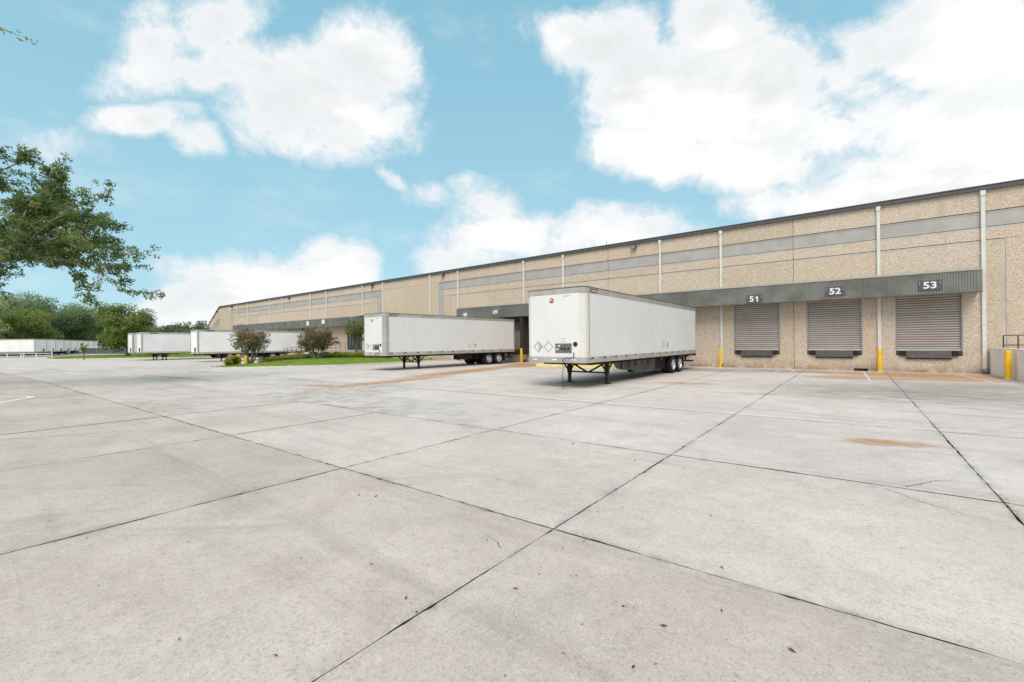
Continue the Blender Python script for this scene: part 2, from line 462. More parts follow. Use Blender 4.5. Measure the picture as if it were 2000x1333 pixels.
simple('kerb', (0.62, 0.585, 0.53), 0.85, var=0.12, scale=2, dirt=0.3, dirtc=(0.30, 0.28, 0.24), bump=0.3)
simple('signpurple', (0.095, 0.078, 0.105), 0.4, var=0.06, spec=0.5)
simple('signgrey', (0.18, 0.19, 0.19), 0.35, var=0.06, spec=0.5)
simple('rampwall', (0.88, 0.85, 0.835), 0.8, var=0.05, scale=0.9, dirt=0.16, dirtc=(0.42, 0.40, 0.38), bump=0.15)
simple('rampcap', (0.88, 0.87, 0.86), 0.8, var=0.05)
simple('railred', (0.075, 0.03, 0.026), 0.5)
simple('railblack', (0.03, 0.029, 0.032), 0.5)
simple('pipewhite', (0.72, 0.73, 0.72), 0.5, dirt=0.2)
simple('galv', (0.36, 0.37, 0.38), 0.45, metal=0.5)
simple('screen', (0.10, 0.105, 0.11), 0.9)
simple('bark', (0.17, 0.135, 0.10), 0.9, var=0.35, scale=4, bump=0.6, bscale=14)
simple('bark_grey', (0.24, 0.215, 0.18), 0.9, var=0.3, scale=4, bump=0.5, bscale=14)
simple('soil', (0.085, 0.065, 0.045), 0.95, bump=0.6)
simple('glass', (0.030, 0.045, 0.048), 0.08, var=0.2, spec=0.9)
simple('frame_dark', (0.035, 0.037, 0.038), 0.45)
simple('brickpink', (0.40, 0.31, 0.27), 0.85, var=0.12, scale=6, bump=0.3)
simple('lampbody', (0.10, 0.088, 0.07), 0.5)
simple('lamplens', (0.34, 0.33, 0.30), 0.15, spec=0.7)
simple('paint', (0.74, 0.73, 0.71), 0.7, var=0.06, dirt=0.3, dirtc=(0.55, 0.54, 0.52))
simple('paint_worn', (0.61, 0.585, 0.545), 0.8, var=0.12, scale=6, dirt=0.75, dirtc=(0.50, 0.47, 0.43))
simple('crackdark', (0.07, 0.064, 0.055), 0.95)
m_, n_, b_ = principled('grass')
p_ = geo_pos(n_)
g_ = n_.mix(n_.ramp(n_.noise(p_, 0.5, 6, 0.6), 0.35, 0.7), (0.21, 0.30, 0.042), (0.29, 0.38, 0.06))
g_ = n_.mix(n_.ramp(n_.noise(p_, 5, 6, 0.7), 0.5, 0.8, 0, 0.5), g_, (0.30, 0.30, 0.09))
n_.put(b_.inputs['Base Color'], g_)
b_.inputs['Roughness'].default_value = 0.9
leafmat('blade', [(0.17, 0.26, 0.03), (0.27, 0.38, 0.055), (0.37, 0.45, 0.10)], 0.3)
leafmat('leaf_oak', [(0.07, 0.115, 0.035), (0.135, 0.205, 0.055), (0.22, 0.30, 0.09), (0.37, 0.43, 0.18)], 0.45, 0.34)
leafmat('leaf_wood', [(0.14, 0.20, 0.11), (0.23, 0.32, 0.15), (0.33, 0.43, 0.19), (0.46, 0.53, 0.22)], 0.46)
leafmat('leaf_olive', [(0.12, 0.16, 0.045), (0.23, 0.29, 0.075), (0.37, 0.42, 0.12)], 0.45)
leafmat('leaf_far', [(0.10, 0.135, 0.08), (0.15, 0.19, 0.10), (0.21, 0.25, 0.13)], 0.28)
leafmat('leaf_myrtle', [(0.085, 0.125, 0.05), (0.16, 0.185, 0.07), (0.25, 0.20, 0.09), (0.31, 0.17, 0.10), (0.42, 0.27, 0.20)], 0.36)
leafmat('leaf_bloom', [(0.075, 0.12, 0.03), (0.15, 0.22, 0.045), (0.24, 0.32, 0.065), (0.30, 0.34, 0.11), (0.68, 0.52, 0.46)], 0.38)
leafmat('leaf_hedge', [(0.09, 0.11, 0.018), (0.20, 0.23, 0.03), (0.36, 0.37, 0.05), (0.48, 0.45, 0.09)], 0.33)
leafmat('leaf_dry', [(0.06, 0.035, 0.02), (0.12, 0.07, 0.04), (0.17, 0.12, 0.07)], 0.1)

# ------------------------------------------------------------------ mesh helper
def tag(o, label=None, cat=None, group=None, kind=None):
    if label: o['label'] = label
    if cat: o['category'] = cat
    if group: o['group'] = group
    if kind: o['kind'] = kind
    return o
def link(name, me, parent=None, loc=None, rot=None):
    o = bpy.data.objects.new(name, me)
    COL.objects.link(o)
    if parent is not None:
        o.parent = parent
    if loc is not None:
        o.location = loc
    if rot is not None:
        o.rotation_euler = rot
    return o
def empty(name, loc=(0, 0, 0), rz=0.0, parent=None):
    o = link(name, None, parent, loc, (0, 0, rz))
    o.empty_display_size = 0.3
    return o
def copy_tree(o, parent=None):
    c = o.copy()
    COL.objects.link(c)
    c.parent = parent
    for ch in list(o.children):
        copy_tree(ch, c)
    return c

class MB:
    def __init__(s):
        s.v = []
        s.f = []
    def box(s, a, b):
        i = len(s.v)
        (x0, y0, z0), (x1, y1, z1) = a, b
        s.v += [(x0, y0, z0), (x1, y0, z0), (x1, y1, z0), (x0, y1, z0), (x0, y0, z1), (x1, y0, z1), (x1, y1, z1), (x0, y1, z1)]
        s.f += [tuple(i + k for k in q) for q in ((0, 3, 2, 1), (4, 5, 6, 7), (0, 1, 5, 4), (1, 2, 6, 5), (2, 3, 7, 6), (3, 0, 4, 7))]
        return s
    def prism(s, pts, axis, a, b):
        """polygon pts in the plane normal to axis, extruded from a to b"""
        def P(p, t):
            return {'x': (t, p[0], p[1]), 'y': (p[0], t, p[1]), 'z': (p[0], p[1], t)}[axis]
        i = len(s.v)
        n = len(pts)
        s.v += [P(p, a) for p in pts] + [P(p, b) for p in pts]
        s.f += [tuple(range(i, i + n))[::-1], tuple(range(i + n, i + 2 * n))]
        s.f += [(i + k, i + (k + 1) % n, i + n + (k + 1) % n, i + n + k) for k in range(n)]
        return s
    def tube(s, pts, rad, n=8, cap=True):
        if not isinstance(rad, (list, tuple)):
            rad = [rad] * len(pts)
        pts = [Vector(p) for p in pts]
        i0 = len(s.v)
        pu = None
        for k, p in enumerate(pts):
            t = (pts[min(k + 1, len(pts) - 1)] - pts[max(k - 1, 0)])
            if t.length < 1e-9:
                t = Vector((0, 0, 1))
            t.normalize()
            if pu is None:
                ref = Vector((0, 0, 1)) if abs(t.z) < 0.9 else Vector((1, 0, 0))
                pu = t.cross(ref).normalized()
            u = pu - t * pu.dot(t)
            if u.length < 1e-6:
                u = t.orthogonal()
            u.normalize()
            pu = u
            q = t.cross(u)
            for j in range(n):
                a = 2 * math.pi * j / n
                s.v.append(tuple(p + (u * math.cos(a) + q * math.sin(a)) * rad[k]))
        for k in range(len(pts) - 1):
            for j in range(n):
                a, b = i0 + k * n + j, i0 + k * n + (j + 1) % n
                s.f.append((a, b, b + n, a + n))
        if cap:
            s.f.append(tuple(range(i0, i0 + n))[::-1])
            e = i0 + (len(pts) - 1) * n
            s.f.append(tuple(range(e, e + n)))
        return s
    def lathe(s, prof, axis_c, n=24, axis='x'):
        """prof: (radius, along) closed strip about an axis"""
        i0 = len(s.v)
        for r, t in prof:
            for j in range(n):
                a = 2 * math.pi * j / n
                if axis == 'x':
                    s.v.append((axis_c[0] + t, axis_c[1] + r * math.cos(a), axis_c[2] + r * math.sin(a)))
                elif axis == 'y':
                    s.v.append((axis_c[0] + r * math.cos(a), axis_c[1] + t, axis_c[2] + r * math.sin(a)))
                else:
                    s.v.append((axis_c[0] + r * math.cos(a), axis_c[1] + r * math.sin(a), axis_c[2] + t))
        for k in range(len(prof) - 1):
            for j in range(n):
                a, b = i0 + k * n + j, i0 + k * n + (j + 1) % n
                s.f.append((a, b, b + n, a + n))
        return s
    def quad(s, *p):
        i = len(s.v)
        s.v += [tuple(q) for q in p]
        s.f.append(tuple(range(i, i + len(p))))
        return s
    def mesh(s, name, mat, smooth=False, bevel=0.0):
        me = bpy.data.meshes.new(name)
        me.from_pydata(s.v, [], s.f)
        bm = bmesh.new()
        bm.from_mesh(me)
        bmesh.ops.recalc_face_normals(bm, faces=bm.faces)
        if bevel:
            es = [e for e in bm.edges if len(e.link_faces) == 2 and e.calc_face_angle(0) > 0.6]
            bmesh.ops.bevel(bm, geom=es, offset=bevel, segments=2, affect='EDGES', clamp_overlap=True)
        bm.to_mesh(me)
        bm.free()
        me.materials.append(MATS[mat])
        if smooth:
            for p in me.polygons:
                p.use_smooth = True
            me.set_sharp_from_angle(angle=R_(38))
        return me
    def build(s, name, mat, parent=None, smooth=False, bevel=0.0, loc=None, rot=None):
        return link(name, s.mesh(name, mat, smooth, bevel), parent, loc, rot)

def text_mesh(name, body, size, mat, extrude=0.004, bold=0.0, shear=0.0, sx=1.0):
    cu = bpy.data.curves.new(name, 'FONT')
    cu.body = body
    cu.size = size
    cu.extrude = extrude
    cu.offset = bold
    cu.shear = shear
    cu.align_x = 'CENTER'
    cu.align_y = 'CENTER'
    cu.resolution_u = 3
    ob = bpy.data.objects.new(name, cu)
    COL.objects.link(ob)
    dg = bpy.context.evaluated_depsgraph_get()
    me = bpy.data.meshes.new_from_object(ob.evaluated_get(dg))
    bpy.data.objects.remove(ob)
    bpy.data.curves.remove(cu)
    for v in me.vertices:
        v.co.x *= sx
    me.materials.clear()
    me.materials.append(MATS[mat])
    return me

def sstep(t):
    t = max(0.0, min(1.0, t))
    return t * t * (3 - 2 * t)
def gz(x):
    """the yard falls gently to the left"""
    return -0.28 * sstep((-28 - x) / 36) - 0.22 * sstep((-66 - x) / 84)

# ------------------------------------------------------------------ ground
X0, X1, Y0, Y1 = -62.0, 16.0, -8.0, 33.46
xs = sorted(set([-1500, -900, -500, -300, -220, -180] + list(range(-160, -62, 7)) + [X0] + list(range(-58, -24, 3)) + [-20, -10, 0, X1, 40, 90, 250, 700, 1500]))
ys = [-1500, -700, -300, -120, -50, -20, Y0, 0, 8, 16, 24, Y1, 60, 120, 300, 700, 1600]
mb = MB()
for x in xs:
    for y in ys:
        mb.v.append((x, y, gz(x)))
nx, ny = len(xs), len(ys)
for i in range(nx - 1):
    for j in range(ny - 1):
        if X0 <= xs[i] and xs[i + 1] <= X1 and Y0 <= ys[j] and ys[j + 1] <= Y1:
            continue
        mb.f.append((i * ny + j, (i + 1) * ny + j, (i + 1) * ny + j + 1, i * ny + j + 1))
ground = tag(mb.build('ground', 'yard'), kind='structure')
mb = MB()
for x in [X0 - 0.5] + list(range(-58, -24, 4)) + [-20, -10, 0, 8, X1 + 0.5]:
    mb.v += [(x, Y0 - 0.5, gz(x) - 0.05), (x, Y1 + 0.5, gz(x) - 0.05)]
for k in range(len(mb.v) // 2 - 1):
    mb.f.append((2 * k, 2 * k + 2, 2 * k + 3, 2 * k + 1))
mb.build('joint_bed', 'jointdirt', ground)

def tint(cx, cy):
    # slab rows turn browner and darker towards the viewer
    if cy < 0.2:
        return (0.78, 0.735, 0.70, 1)
    if cy < 3.9:
        return (0.86, 0.825, 0.795, 1)
    if cy < 7.5:
        return (0.96, 0.94, 0.925, 1)
    return (1, 1, 1, 1)
GAP = {3.86: 0.0075, 7.5: 0.009, 12.45: 0.010, 0.15: 0.008, -3.6: 0.008, Y0: 0.0, Y1: 0.0}
def slab(xa, xb, ya, yb, g=0.008):
    def yy(y, x):
        return y if y in (Y0, Y1) else y + 0.018 * x
    ga, gb = GAP[ya], GAP[yb]
    cs = [(xa + g, yy(ya, xa) + ga), (xb - g, yy(ya, xb) + ga), (xb - g, yy(yb, xb) - gb), (xa + g, yy(yb, xa) - gb)]
    ring, inner = [], []
    cx, cy = (xa + xb) / 2, (cs[0][1] + cs[2][1]) / 2
    near = (abs(cx) < 16 and cy < 16)
    for k in range(4):
        p, q = Vector(cs[k]), Vector(cs[(k + 1) % 4])
        n = max(3, min(64, int((q - p).length / (0.075 if near else 0.8))))
        walk = 0.0
        for t in range(n):
            f = t / n
            pt = p.lerp(q, f)
            if t:
                walk = walk * 0.8 + random.gauss(0, 0.0028)
                jit = min(0.004, walk) - (random.uniform(0.004, 0.016) if random.random() < 0.09 else 0)
                nrm = (q - p).normalized()
                pt += Vector((nrm.y, -nrm.x)) * jit   # inward for negative values
            ring.append(pt)
            inn = Vector((min(max(pt.x, xa + 0.15), xb - 0.15), min(max(pt.y, cs[0][1] + 0.15), cs[2][1] - 0.15)))
            inner.append(inn)
    me = bpy.data.meshes.new('concrete_slab')
    n = len(ring)
    hz = random.uniform(-0.003, 0.003)
    V = [(p.x, p.y, gz(p.x) + hz) for p in ring] + [(p.x, p.y, gz(p.x) + hz) for p in inner] + [(p.x, p.y, gz(p.x) - 0.06) for p in ring]
    F = []
    for k in range(n):
        k2 = (k + 1) % n
        F.append((k, k2, n + k2, n + k))
        F.append((2 * n + k, 2 * n + k2, k2, k))
    F.append(tuple(range(n, 2 * n)))
    me.from_pydata(V, [], F)
    at = me.attributes.new('edge', 'FLOAT', 'POINT')
    at.data.foreach_set('value', [1.0] * n + [0.0] * n + [1.0] * n)
    bm = bmesh.new()
    bm.from_mesh(me)
    bmesh.ops.dissolve_degenerate(bm, dist=1e-5, edges=bm.edges)
    bmesh.ops.triangulate(bm, faces=[f for f in bm.faces if len(f.verts) > 4])
    bmesh.ops.recalc_face_normals(bm, faces=bm.faces)
    bm.to_mesh(me)
    bm.free()
    me.materials.append(MATS['slab'])
    me.materials.append(MATS['jointdirt'])
    for p in me.polygons:
        if abs(p.normal.z) < 0.5:
            p.material_index = 1
    o = link('concrete_slab', me, ground)
    o.color = tint(cx, cy)

colsA = [X0, -42, -27, -14.7, -10.45, -6.25, -2.45, 1.35, 5.35, 9.4, X1]
colsB = [X0, -42, -27, -6.25, -2.45, 1.35, 5.35, 9.4, X1]
colsC = [X0, -42, -27, -14.7, -6.25, -2.45, 1.35, 5.35, X1]
rows = [(Y0, -3.6, colsA), (-3.6, 0.15, colsA), (0.15, 3.86, colsA), (3.86, 7.5, colsA), (7.5, 12.45, colsB), (12.45, Y1, colsC)]
for ya, yb, cols in rows:
    for a, b in zip(cols, cols[1:]):
        slab(a, b, ya, yb)

# cracks running off the joints
def crack(pts, wd=0.012):
    wd *= 0.55
    mb = MB()
    L, Rr = [], []
    fine_pts = []
    for p, q in zip(pts, pts[1:]):
        for t in range(6):
            f = t / 6
            fine_pts.append((p[0] + (q[0] - p[0]) * f + random.gauss(0, 0.012), p[1] + (q[1] - p[1]) * f + random.gauss(0, 0.012)))
    fine_pts.append(pts[-1])
    for k, p in enumerate(fine_pts):
        a = fine_pts[max(0, k - 1)]
        b = fine_pts[min(len(fine_pts) - 1, k + 1)]
        dx, dy = b[0] - a[0], b[1] - a[1]
        l = math.hypot(dx, dy) or 1
        ww = wd * random.uniform(0.4, 1.0) * (1 - k / len(fine_pts) * 0.8)
        mb.v += [(p[0] - dy / l * ww, p[1] + dx / l * ww, gz(p[0]) + 0.006), (p[0] + dy / l * ww, p[1] - dx / l * ww, gz(p[0]) + 0.006)]
    for k in range(len(fine_pts) - 1):
        mb.f.append((2 * k, 2 * k + 2, 2 * k + 3, 2 * k + 1))
    mb.build('crack', 'crackdark', ground)
crack([(0.5, 7.6), (0.8, 8.1), (1.0, 8.25), (1.25, 8.3)], 0.016)
crack([(0.3, 7.35), (0.6, 7.0), (1.0, 6.75), (1.2, 6.7)], 0.010)
crack([(-2.6, 3.15), (-2.75, 3.25), (-2.95, 3.3)], 0.010)
crack([(-5.0, 3.72), (-4.75, 3.85), (-4.55, 4.0)], 0.010)
crack([(-13.8, 3.6), (-13.4, 3.9), (-13.0, 4.2)], 0.016)
crack([(-4.2, 7.3), (-4.15, 7.1)], 0.02)

# painted lines
def strip(name, pts, wd, mat, z=0.008):
    mb = MB()
    for k, p in enumerate(pts):
        a, b = pts[max(0, k - 1)], pts[min(len(pts) - 1, k + 1)]
        dx, dy = b[0] - a[0], b[1] - a[1]
        l = math.hypot(dx, dy) or 1
        mb.v += [(p[0] - dy / l * wd / 2, p[1] + dx / l * wd / 2, gz(p[0]) + z), (p[0] + dy / l * wd / 2, p[1] - dx / l * wd / 2, gz(p[0]) + z)]
    for k in range(len(pts) - 1):
        mb.f.append((2 * k, 2 * k + 2, 2 * k + 3, 2 * k + 1))
    return mb.build(name, mat, ground)
arc = [(-22.6, 0.80), (-23.0, 1.04), (-23.4, 1.30), (-23.8, 1.55), (-24.15, 1.76), (-24.38, 1.89), (-24.62, 1.97), (-24.88, 1.97), (-25.10, 1.88), (-25.35, 1.72), (-25.7, 1.48), (-26.2, 1.15)]
strip('painted_line', arc, 0.21, 'paint')
for pts in ([(0.36, 32.9), (0.50, 27.5), (0.55, 25.0)], [(-3.75, 32.9), (-3.62, 28), (-3.5, 24.0)], [(4.2, 32.4), (4.45, 29.5), (4.63, 27.6)], [(4.75, 32.4), (5.0, 30), (5.1, 29)], [(-2.95, 32.9), (-2.95, 30.0)]):
    strip('painted_line', pts, 0.10, 'paint_worn')

# ------------------------------------------------------------------ warehouse
WY = 33.5
ware = tag(empty('warehouse', (-47, WY, 0)), 'long tan pebble-faced warehouse with grey bands and dark roof edge', 'warehouse')
ware_inv = Vector((-47, WY, 0))
def W(mb, name, mat, smooth=False, bevel=0.0, parent=None):
    mb.v = [(v[0] + 47, v[1] - WY, v[2]) for v in mb.v]
    return mb.build(name, mat, parent or ware, smooth, bevel)
wj = [0.16, 0.034, -0.092, -0.22, -0.348, -0.477, -0.604, -0.733, -0.862, -0.992, -1.123, -1.251, -1.382, -1.513, -1.646, -1.78, -1.914, -2.049, -2.181, -2.312, -2.448, -2.581, -2.717, -2.855]
J = [33.5 * v for v in wj]
XL, XR = -99.9, 18.2
joints = [XR, 13.85, 9.6] + J + [XL]
kind = {}
for k, x in enumerate(J):               # downspout, downspout, open joint, ...
    kind[x] = 'joint' if k % 3 == 2 else 'spout'
def rooftop(x):
    return 9.87 + (x - 5.4) * 0.00325
UZ = 8.55
BZ0, RZ0 = 7.72, 7.56
LZ1, LZ0 = 7.03, 6.89
doors = [(1.84, 4.58), (-2.40, 0.36), (-6.60, -3.85), (-12.0, -9.2), (-27.1, -24.35), (-31.6, -28.85), (-66.9, -64.1), (-71.3, -68.6), (-79.9, -77.2), (-83.3, -80.6), (-88.4, -85.7)]
SILL, HEAD = 1.22, 4.30
glassx = (-54.5, -50.9)
openings = [(a, b, SILL, HEAD) for a, b in doors] + [(glassx[0], glassx[1], 1.05, 3.9)]
FOOT = -0.7
def rect_pieces(xa, xb, z0, z1, name, mat, yf, th=0.25, holes=(), top_fn=None, bevel=0.0):
    js = sorted(joints)
    for a, b in zip(js, js[1:]):
        p, q = max(a + 0.012, xa), min(b - 0.012, xb)
        if q - p < 0.03:
            continue
        mb = MB()
        hs = sorted([h for h in holes if h[1] > p and h[0] < q])
        if not hs:
            if top_fn:
                mb.prism([(p, z0), (q, z0), (q, top_fn(q)), (p, top_fn(p))], 'y', yf, yf + th)
            else:
                mb.box((p, yf, z0), (q, yf + th, z1))
        else:
            x = p
            for h in hs:
                ha, hb = max(h[0], p), min(h[1], q)
                if ha - x > 0.01:
                    mb.box((x, yf, z0), (ha, yf + th, z1))
                mb.box((ha, yf, z0), (hb, yf + th, h[2]))
                mb.box((ha, yf, h[3]), (hb, yf + th, z1))
                x = hb
            if q - x > 0.01:
                mb.box((x, yf, z0), (q, yf + th, z1))
        W(mb, name, mat)
rect_pieces(XL, XR, UZ + 0.012, None, 'stone_panel', 'aggregate', WY, top_fn=lambda x: rooftop(x) - 0.14)
rect_pieces(-46.73, -36.27, FOOT, UZ - 0.003, 'stone_panel', 'aggregate', WY)
rect_pieces(XL, -94.23, FOOT, UZ - 0.003, 'stone_panel', 'aggregate', WY)
for (xa, xb, pl, pr, tl, tr) in ((-36.27, XR, -35.46, None, -34.44, 6.15), (-94.23, -46.73, -93.26, -47.59, -92.3, -49.47)):
    rect_pieces(xa, xb, BZ0 + 0.018, UZ - 0.022, 'grey_band', 'smooth_grey', WY + 0.035)
    # sloped lip along the top of the band
    js = sorted(joints)
    for a, b in zip(js, js[1:]):
        p, q = max(a + 0.012, xa), min(b - 0.012, xb)
        if q - p > 0.05:
            mb = MB().prism([(WY + 0.004, UZ - 0.03), (WY + 0.034, UZ - 0.03), (WY + 0.034, UZ - 0.16)], 'x', p, q)
            W(mb, 'band_lip', 'smooth_grey')
    rect_pieces(xa, pl, FOOT, BZ0, 'grey_pilaster', 'smooth_grey', WY + 0.035)
    if pr is not None:
        rect_pieces(pr, xb, FOOT, BZ0, 'grey_pilaster', 'smooth_grey', WY + 0.035)
    ia, ib = pl + 0.006, (pr - 0.006 if pr is not None else XR)
    rect_pieces(ia, ib, RZ0, BZ0 - 0.016, 'reveal_strip', 'reveal', WY + 0.006)
    rect_pieces(ia, ib, LZ1 + 0.022, RZ0, 'stone_panel', 'aggregate', WY)
    rect_pieces(ia, tl - 0.01, FOOT, LZ1 + 0.008, 'stone_panel', 'aggregate', WY)
    rect_pieces(tr + 0.01, ib, FOOT, LZ1 + 0.008, 'stone_panel', 'aggregate', WY)
    rect_pieces(tl, tr, LZ0, LZ1 - 0.008, 'reveal_strip', 'reveal', WY + 0.02)
    rect_pieces(tl, tl + 0.15, FOOT, LZ0, 'reveal_strip', 'reveal', WY + 0.012)
    rect_pieces(tr - 0.15, tr, FOOT, LZ0, 'reveal_strip', 'reveal', WY + 0.012)
    rect_pieces(tl + 0.152, tr - 0.152, FOOT, LZ0 - 0.004, 'stone_panel', 'aggregate', WY, holes=openings)
# mass behind the panels, roof, fascia
mb = MB().prism([(XL, FOOT), (XR, FOOT), (XR, rooftop(XR) - 0.1), (XL, rooftop(XL) - 0.1)], 'y', WY + 0.252, WY + 60)
W(mb, 'wall_core', 'core')
mb = MB().prism([(XL - 0.1, rooftop(XL) - 0.24), (XR, rooftop(XR) - 0.24), (XR, rooftop(XR)), (XL - 0.1, rooftop(XL))], 'y', WY - 0.16, WY - 0.002)
W(mb, 'roof_fascia', 'fascia')
mb = MB().prism([(XL - 0.1, rooftop(XL) - 0.03), (XR, rooftop(XR) - 0.03), (XR, rooftop(XR) + 0.02), (XL - 0.1, rooftop(XL) + 0.02)], 'y', WY - 0.19, WY + 60)
W(mb, 'roof', 'fascia')
W(MB().tube([(-16.1, WY, 9.8), (-16.1, WY, 10.15)], 0.02, 6), 'roof_mast', 'fascia')
# wing that bends away at the far end
Lw = 150.0
dx_, dy_ = -0.959, 0.283
nxv, nyv = -dy_, dx_
def wing(a, b, z0, z1, off0, off1, name, mat):
    # off: outward from the facade, towards the yard
    ox, oy = -0.283, -0.959
    P = [(XL + dx_ * a + ox * off0, WY + dy_ * a + oy * off0), (XL + dx_ * b + ox * off0, WY + dy_ * b + oy * off0), (XL + dx_ * b + ox * off1, WY + dy_ * b + oy * off1), (XL + dx_ * a + ox * off1, WY + dy_ * a + oy * off1)]
    return W(MB().prism(P, 'z', z0, z1), name, mat)
for k in range(12):
    a, b = k * 12.5, k * 12.5 + 12.4
    wing(a, b, -1, 5.9, -0.25, 0.0, 'stone_panel', 'aggregate')
    wing(a, b, 5.91, 7.2, -0.25, -0.04, 'grey_band', 'smooth_grey')
    wing(a, b, 7.21, 9.35, -0.25, 0.0, 'stone_panel', 'aggregate')
wing(0, Lw, -1, 9.3, -40, -0.26, 'wall_core', 'core')
wing(-0.05, Lw, 9.3, 9.53, -40, 0.14, 'roof_fascia', 'fascia')

# downspouts
def spout(x):
    r = rooftop(x)
    e = empty('downspout', (x, WY, 0))
    hw = 0.08
    zb = 0.16 + gz(x)
    MB().box((-hw, -0.115, zb + 0.1), (hw, -0.002, r - 0.5)).build('pipe', 'downspout', e, bevel=0.012)
    MB().prism([(-hw * 1.15, r - 0.52), (hw * 1.15, r - 0.52), (hw * 1.35, r - 0.245), (-hw * 1.35, r - 0.245)], 'y', -0.15, -0.004).build('collector_head', 'downspout', e, bevel=0.008)
    MB().prism([(-0.115, zb + 0.12), (-0.002, zb + 0.12), (-0.06, zb - 0.1), (-0.2, zb - 0.12), (-0.22, zb - 0.02)], 'x', -hw * 0.98, hw * 0.98).build('shoe', 'boxmetal', e)
    for zz in (2.6, 6.3):
        MB().box((-hw - 0.02, -0.12, zz), (hw + 0.02, -0.001, zz + 0.05)).build('bracket', 'downspout', e)
    return e
sp_x = [x for x in J if kind[x] == 'spout']
names_sp = {0: 'white downspout at the right end of the dock canopy beside the ramp wall',
            1: 'white downspout between dock doors 52 and 53 with yellow bollard at its foot',
            2: 'white downspout between the largest trailer and dock door 51',
            3: 'white downspout above the middle of the largest trailer',
            4: 'white downspout above the front of the largest trailer',
            5: 'white downspout just left of the largest trailer, over canopy end of sign 49',
            6: 'white downspout above the dock sign 48',
            7: 'white downspout right of centre on the plain wall behind the second trailer',
            8: 'white downspout on the plain wall over the second trailer front corner',
            9: 'white downspout at the right end of the far grey band',
            10: 'white downspout above the right of two pale signs on the far canopy',
            11: 'white downspout above the left of two pale signs on the far canopy',
            12: 'fifth white downspout from the far left corner of the warehouse',
            13: 'fourth white downspout from the far left corner of the warehouse',
            14: 'second white downspout from the far left corner of the warehouse',
            15: 'leftmost white downspout near the far corner of the warehouse'}
for k, x in enumerate(sp_x):
    tag(spout(x), names_sp[k], 'downspout', 'downspouts on the warehouse wall')

# dock doors (parts of the warehouse)
sl = MB().prism([(0.0, 0.004), (-0.006, 0.006), (-0.034, 0.030), (-0.042, 0.066), (-0.034, 0.100), (-0.006, 0.118), (0.0, 0.12)], 'x', 0.0, 2.66).mesh('slat', 'shutter')
for k, (a, b) in enumerate(doors):
    dr = empty('roller_door', (a + 47, 0.0, SILL), parent=ware)
    wd = b - a
    n = int((HEAD - SILL) / 0.137)
    show = k in (0, 1, 2, 3)
    if show:
        for i in range(n):
            s_ = link('slat', sl, dr, (0.04, 0.155, 0.07 + i * 0.137))
            s_.scale = ((wd - 0.08) / 2.66, 1, 1.05)
    else:
        MB().box((0.04, 0.13, 0.05), (wd - 0.04, 0.16, HEAD - SILL)).build('curtain', 'shutter', dr)
    MB().box((0.0, 0.162, 0.0), (wd, 0.20, HEAD - SILL)).build('backing', 'core', dr)
    MB().box((0.03, 0.09, -0.01), (wd - 0.03, 0.15, 0.075)).build('bottom_bar', 'alu', dr)
    for sx_ in (0.002, wd - 0.052):
        MB().box((sx_, 0.02, 0.002), (sx_ + 0.05, 0.158, HEAD - SILL - 0.002)).build('guide', 'galv', dr)
    # pit, leveller and bumpers
    c = wd / 2
    MB().box((0.02, -0.02, -0.28), (wd - 0.02, 0.0, -0.005)).build('dock_plate', 'levelmetal', dr)
    MB().prism([(-0.035, 0.0), (-0.022, 0.0), (-0.10, -0.40), (-0.14, -0.42), (-0.15, -0.40)], 'x', c - 0.92, c + 0.92).build('leveller_lip', 'levelmetal', dr)
    MB().box((c - 0.93, -0.10, -0.47), (c + 0.93, -0.021, -0.42)).build('leveller_sill', 'black', dr)
    for sx_ in (c - 1.20, c + 0.94):
        MB().box((sx_, -0.13, -0.30), (sx_ + 0.26, -0.021, -0.02)).build('bumper', 'rubber', dr, bevel=0.012)

# storefront entrance with steps and ramp
gx0, gx1 = glassx
st = tag(empty('storefront_entrance', ((gx0 + gx1) / 2, WY, 1.05)), 'dark glazed office entrance behind the landscaped island', 'entrance')
hw = (gx1 - gx0) / 2
MB().box((-hw + 0.002, 0.14, 0.0), (hw - 0.002, 0.17, 2.84)).build('backing', 'core', st)
npan = 4
for i in range(npan):
    xa = -hw + i * 2 * hw / npan
    for (z0, z1) in ((0.09, 2.1), (2.2, 2.8)):
        MB().box((xa + 0.05, 0.09, z0), (xa + 2 * hw / npan - 0.05, 0.11, z1)).build('pane', 'glass', st)
for i in range(npan + 1):
    xa = -hw + i * 2 * hw / npan
    xa = min(max(xa, -hw + 0.05), hw - 0.05)
    MB().box((xa - 0.045, 0.05, 0.0), (xa + 0.045, 0.135, 2.84)).build('mullion', 'frame_dark', st)
for z in (0.0, 2.1, 2.78):
    MB().box((-hw + 0.01, 0.055, z), (hw - 0.01, 0.13, z + 0.09)).build('transom', 'frame_dark', st)
pf = tag(empty('entrance_platform', (-52.4, WY, 0)), 'low concrete entrance platform with steps in front of the glazed office door', 'platform')
MB().box((-3.4, -2.3, -0.3), (3.6, -0.01, 1.03)).build('landing', 'brickpink', pf)
for i in range(5):
    MB().box((-3.4 - 0.32 * (i + 1), -2.3, -0.3), (-3.402 - 0.32 * i, -0.9, 1.03 - 0.17 * (i + 1))).build('step', 'kerb', pf)
rp = tag(empty('entrance_ramp', (-56.5, WY - 2.4, 0)), 'sloping concrete ramp leading left from the office entrance', 'ramp')
MB().prism([(1.0, -0.3), (1.0, 1.0), (-9.5, 0.1), (-9.5, -0.3)], 'y', -1.5, -0.05).build('slope', 'kerb', rp)
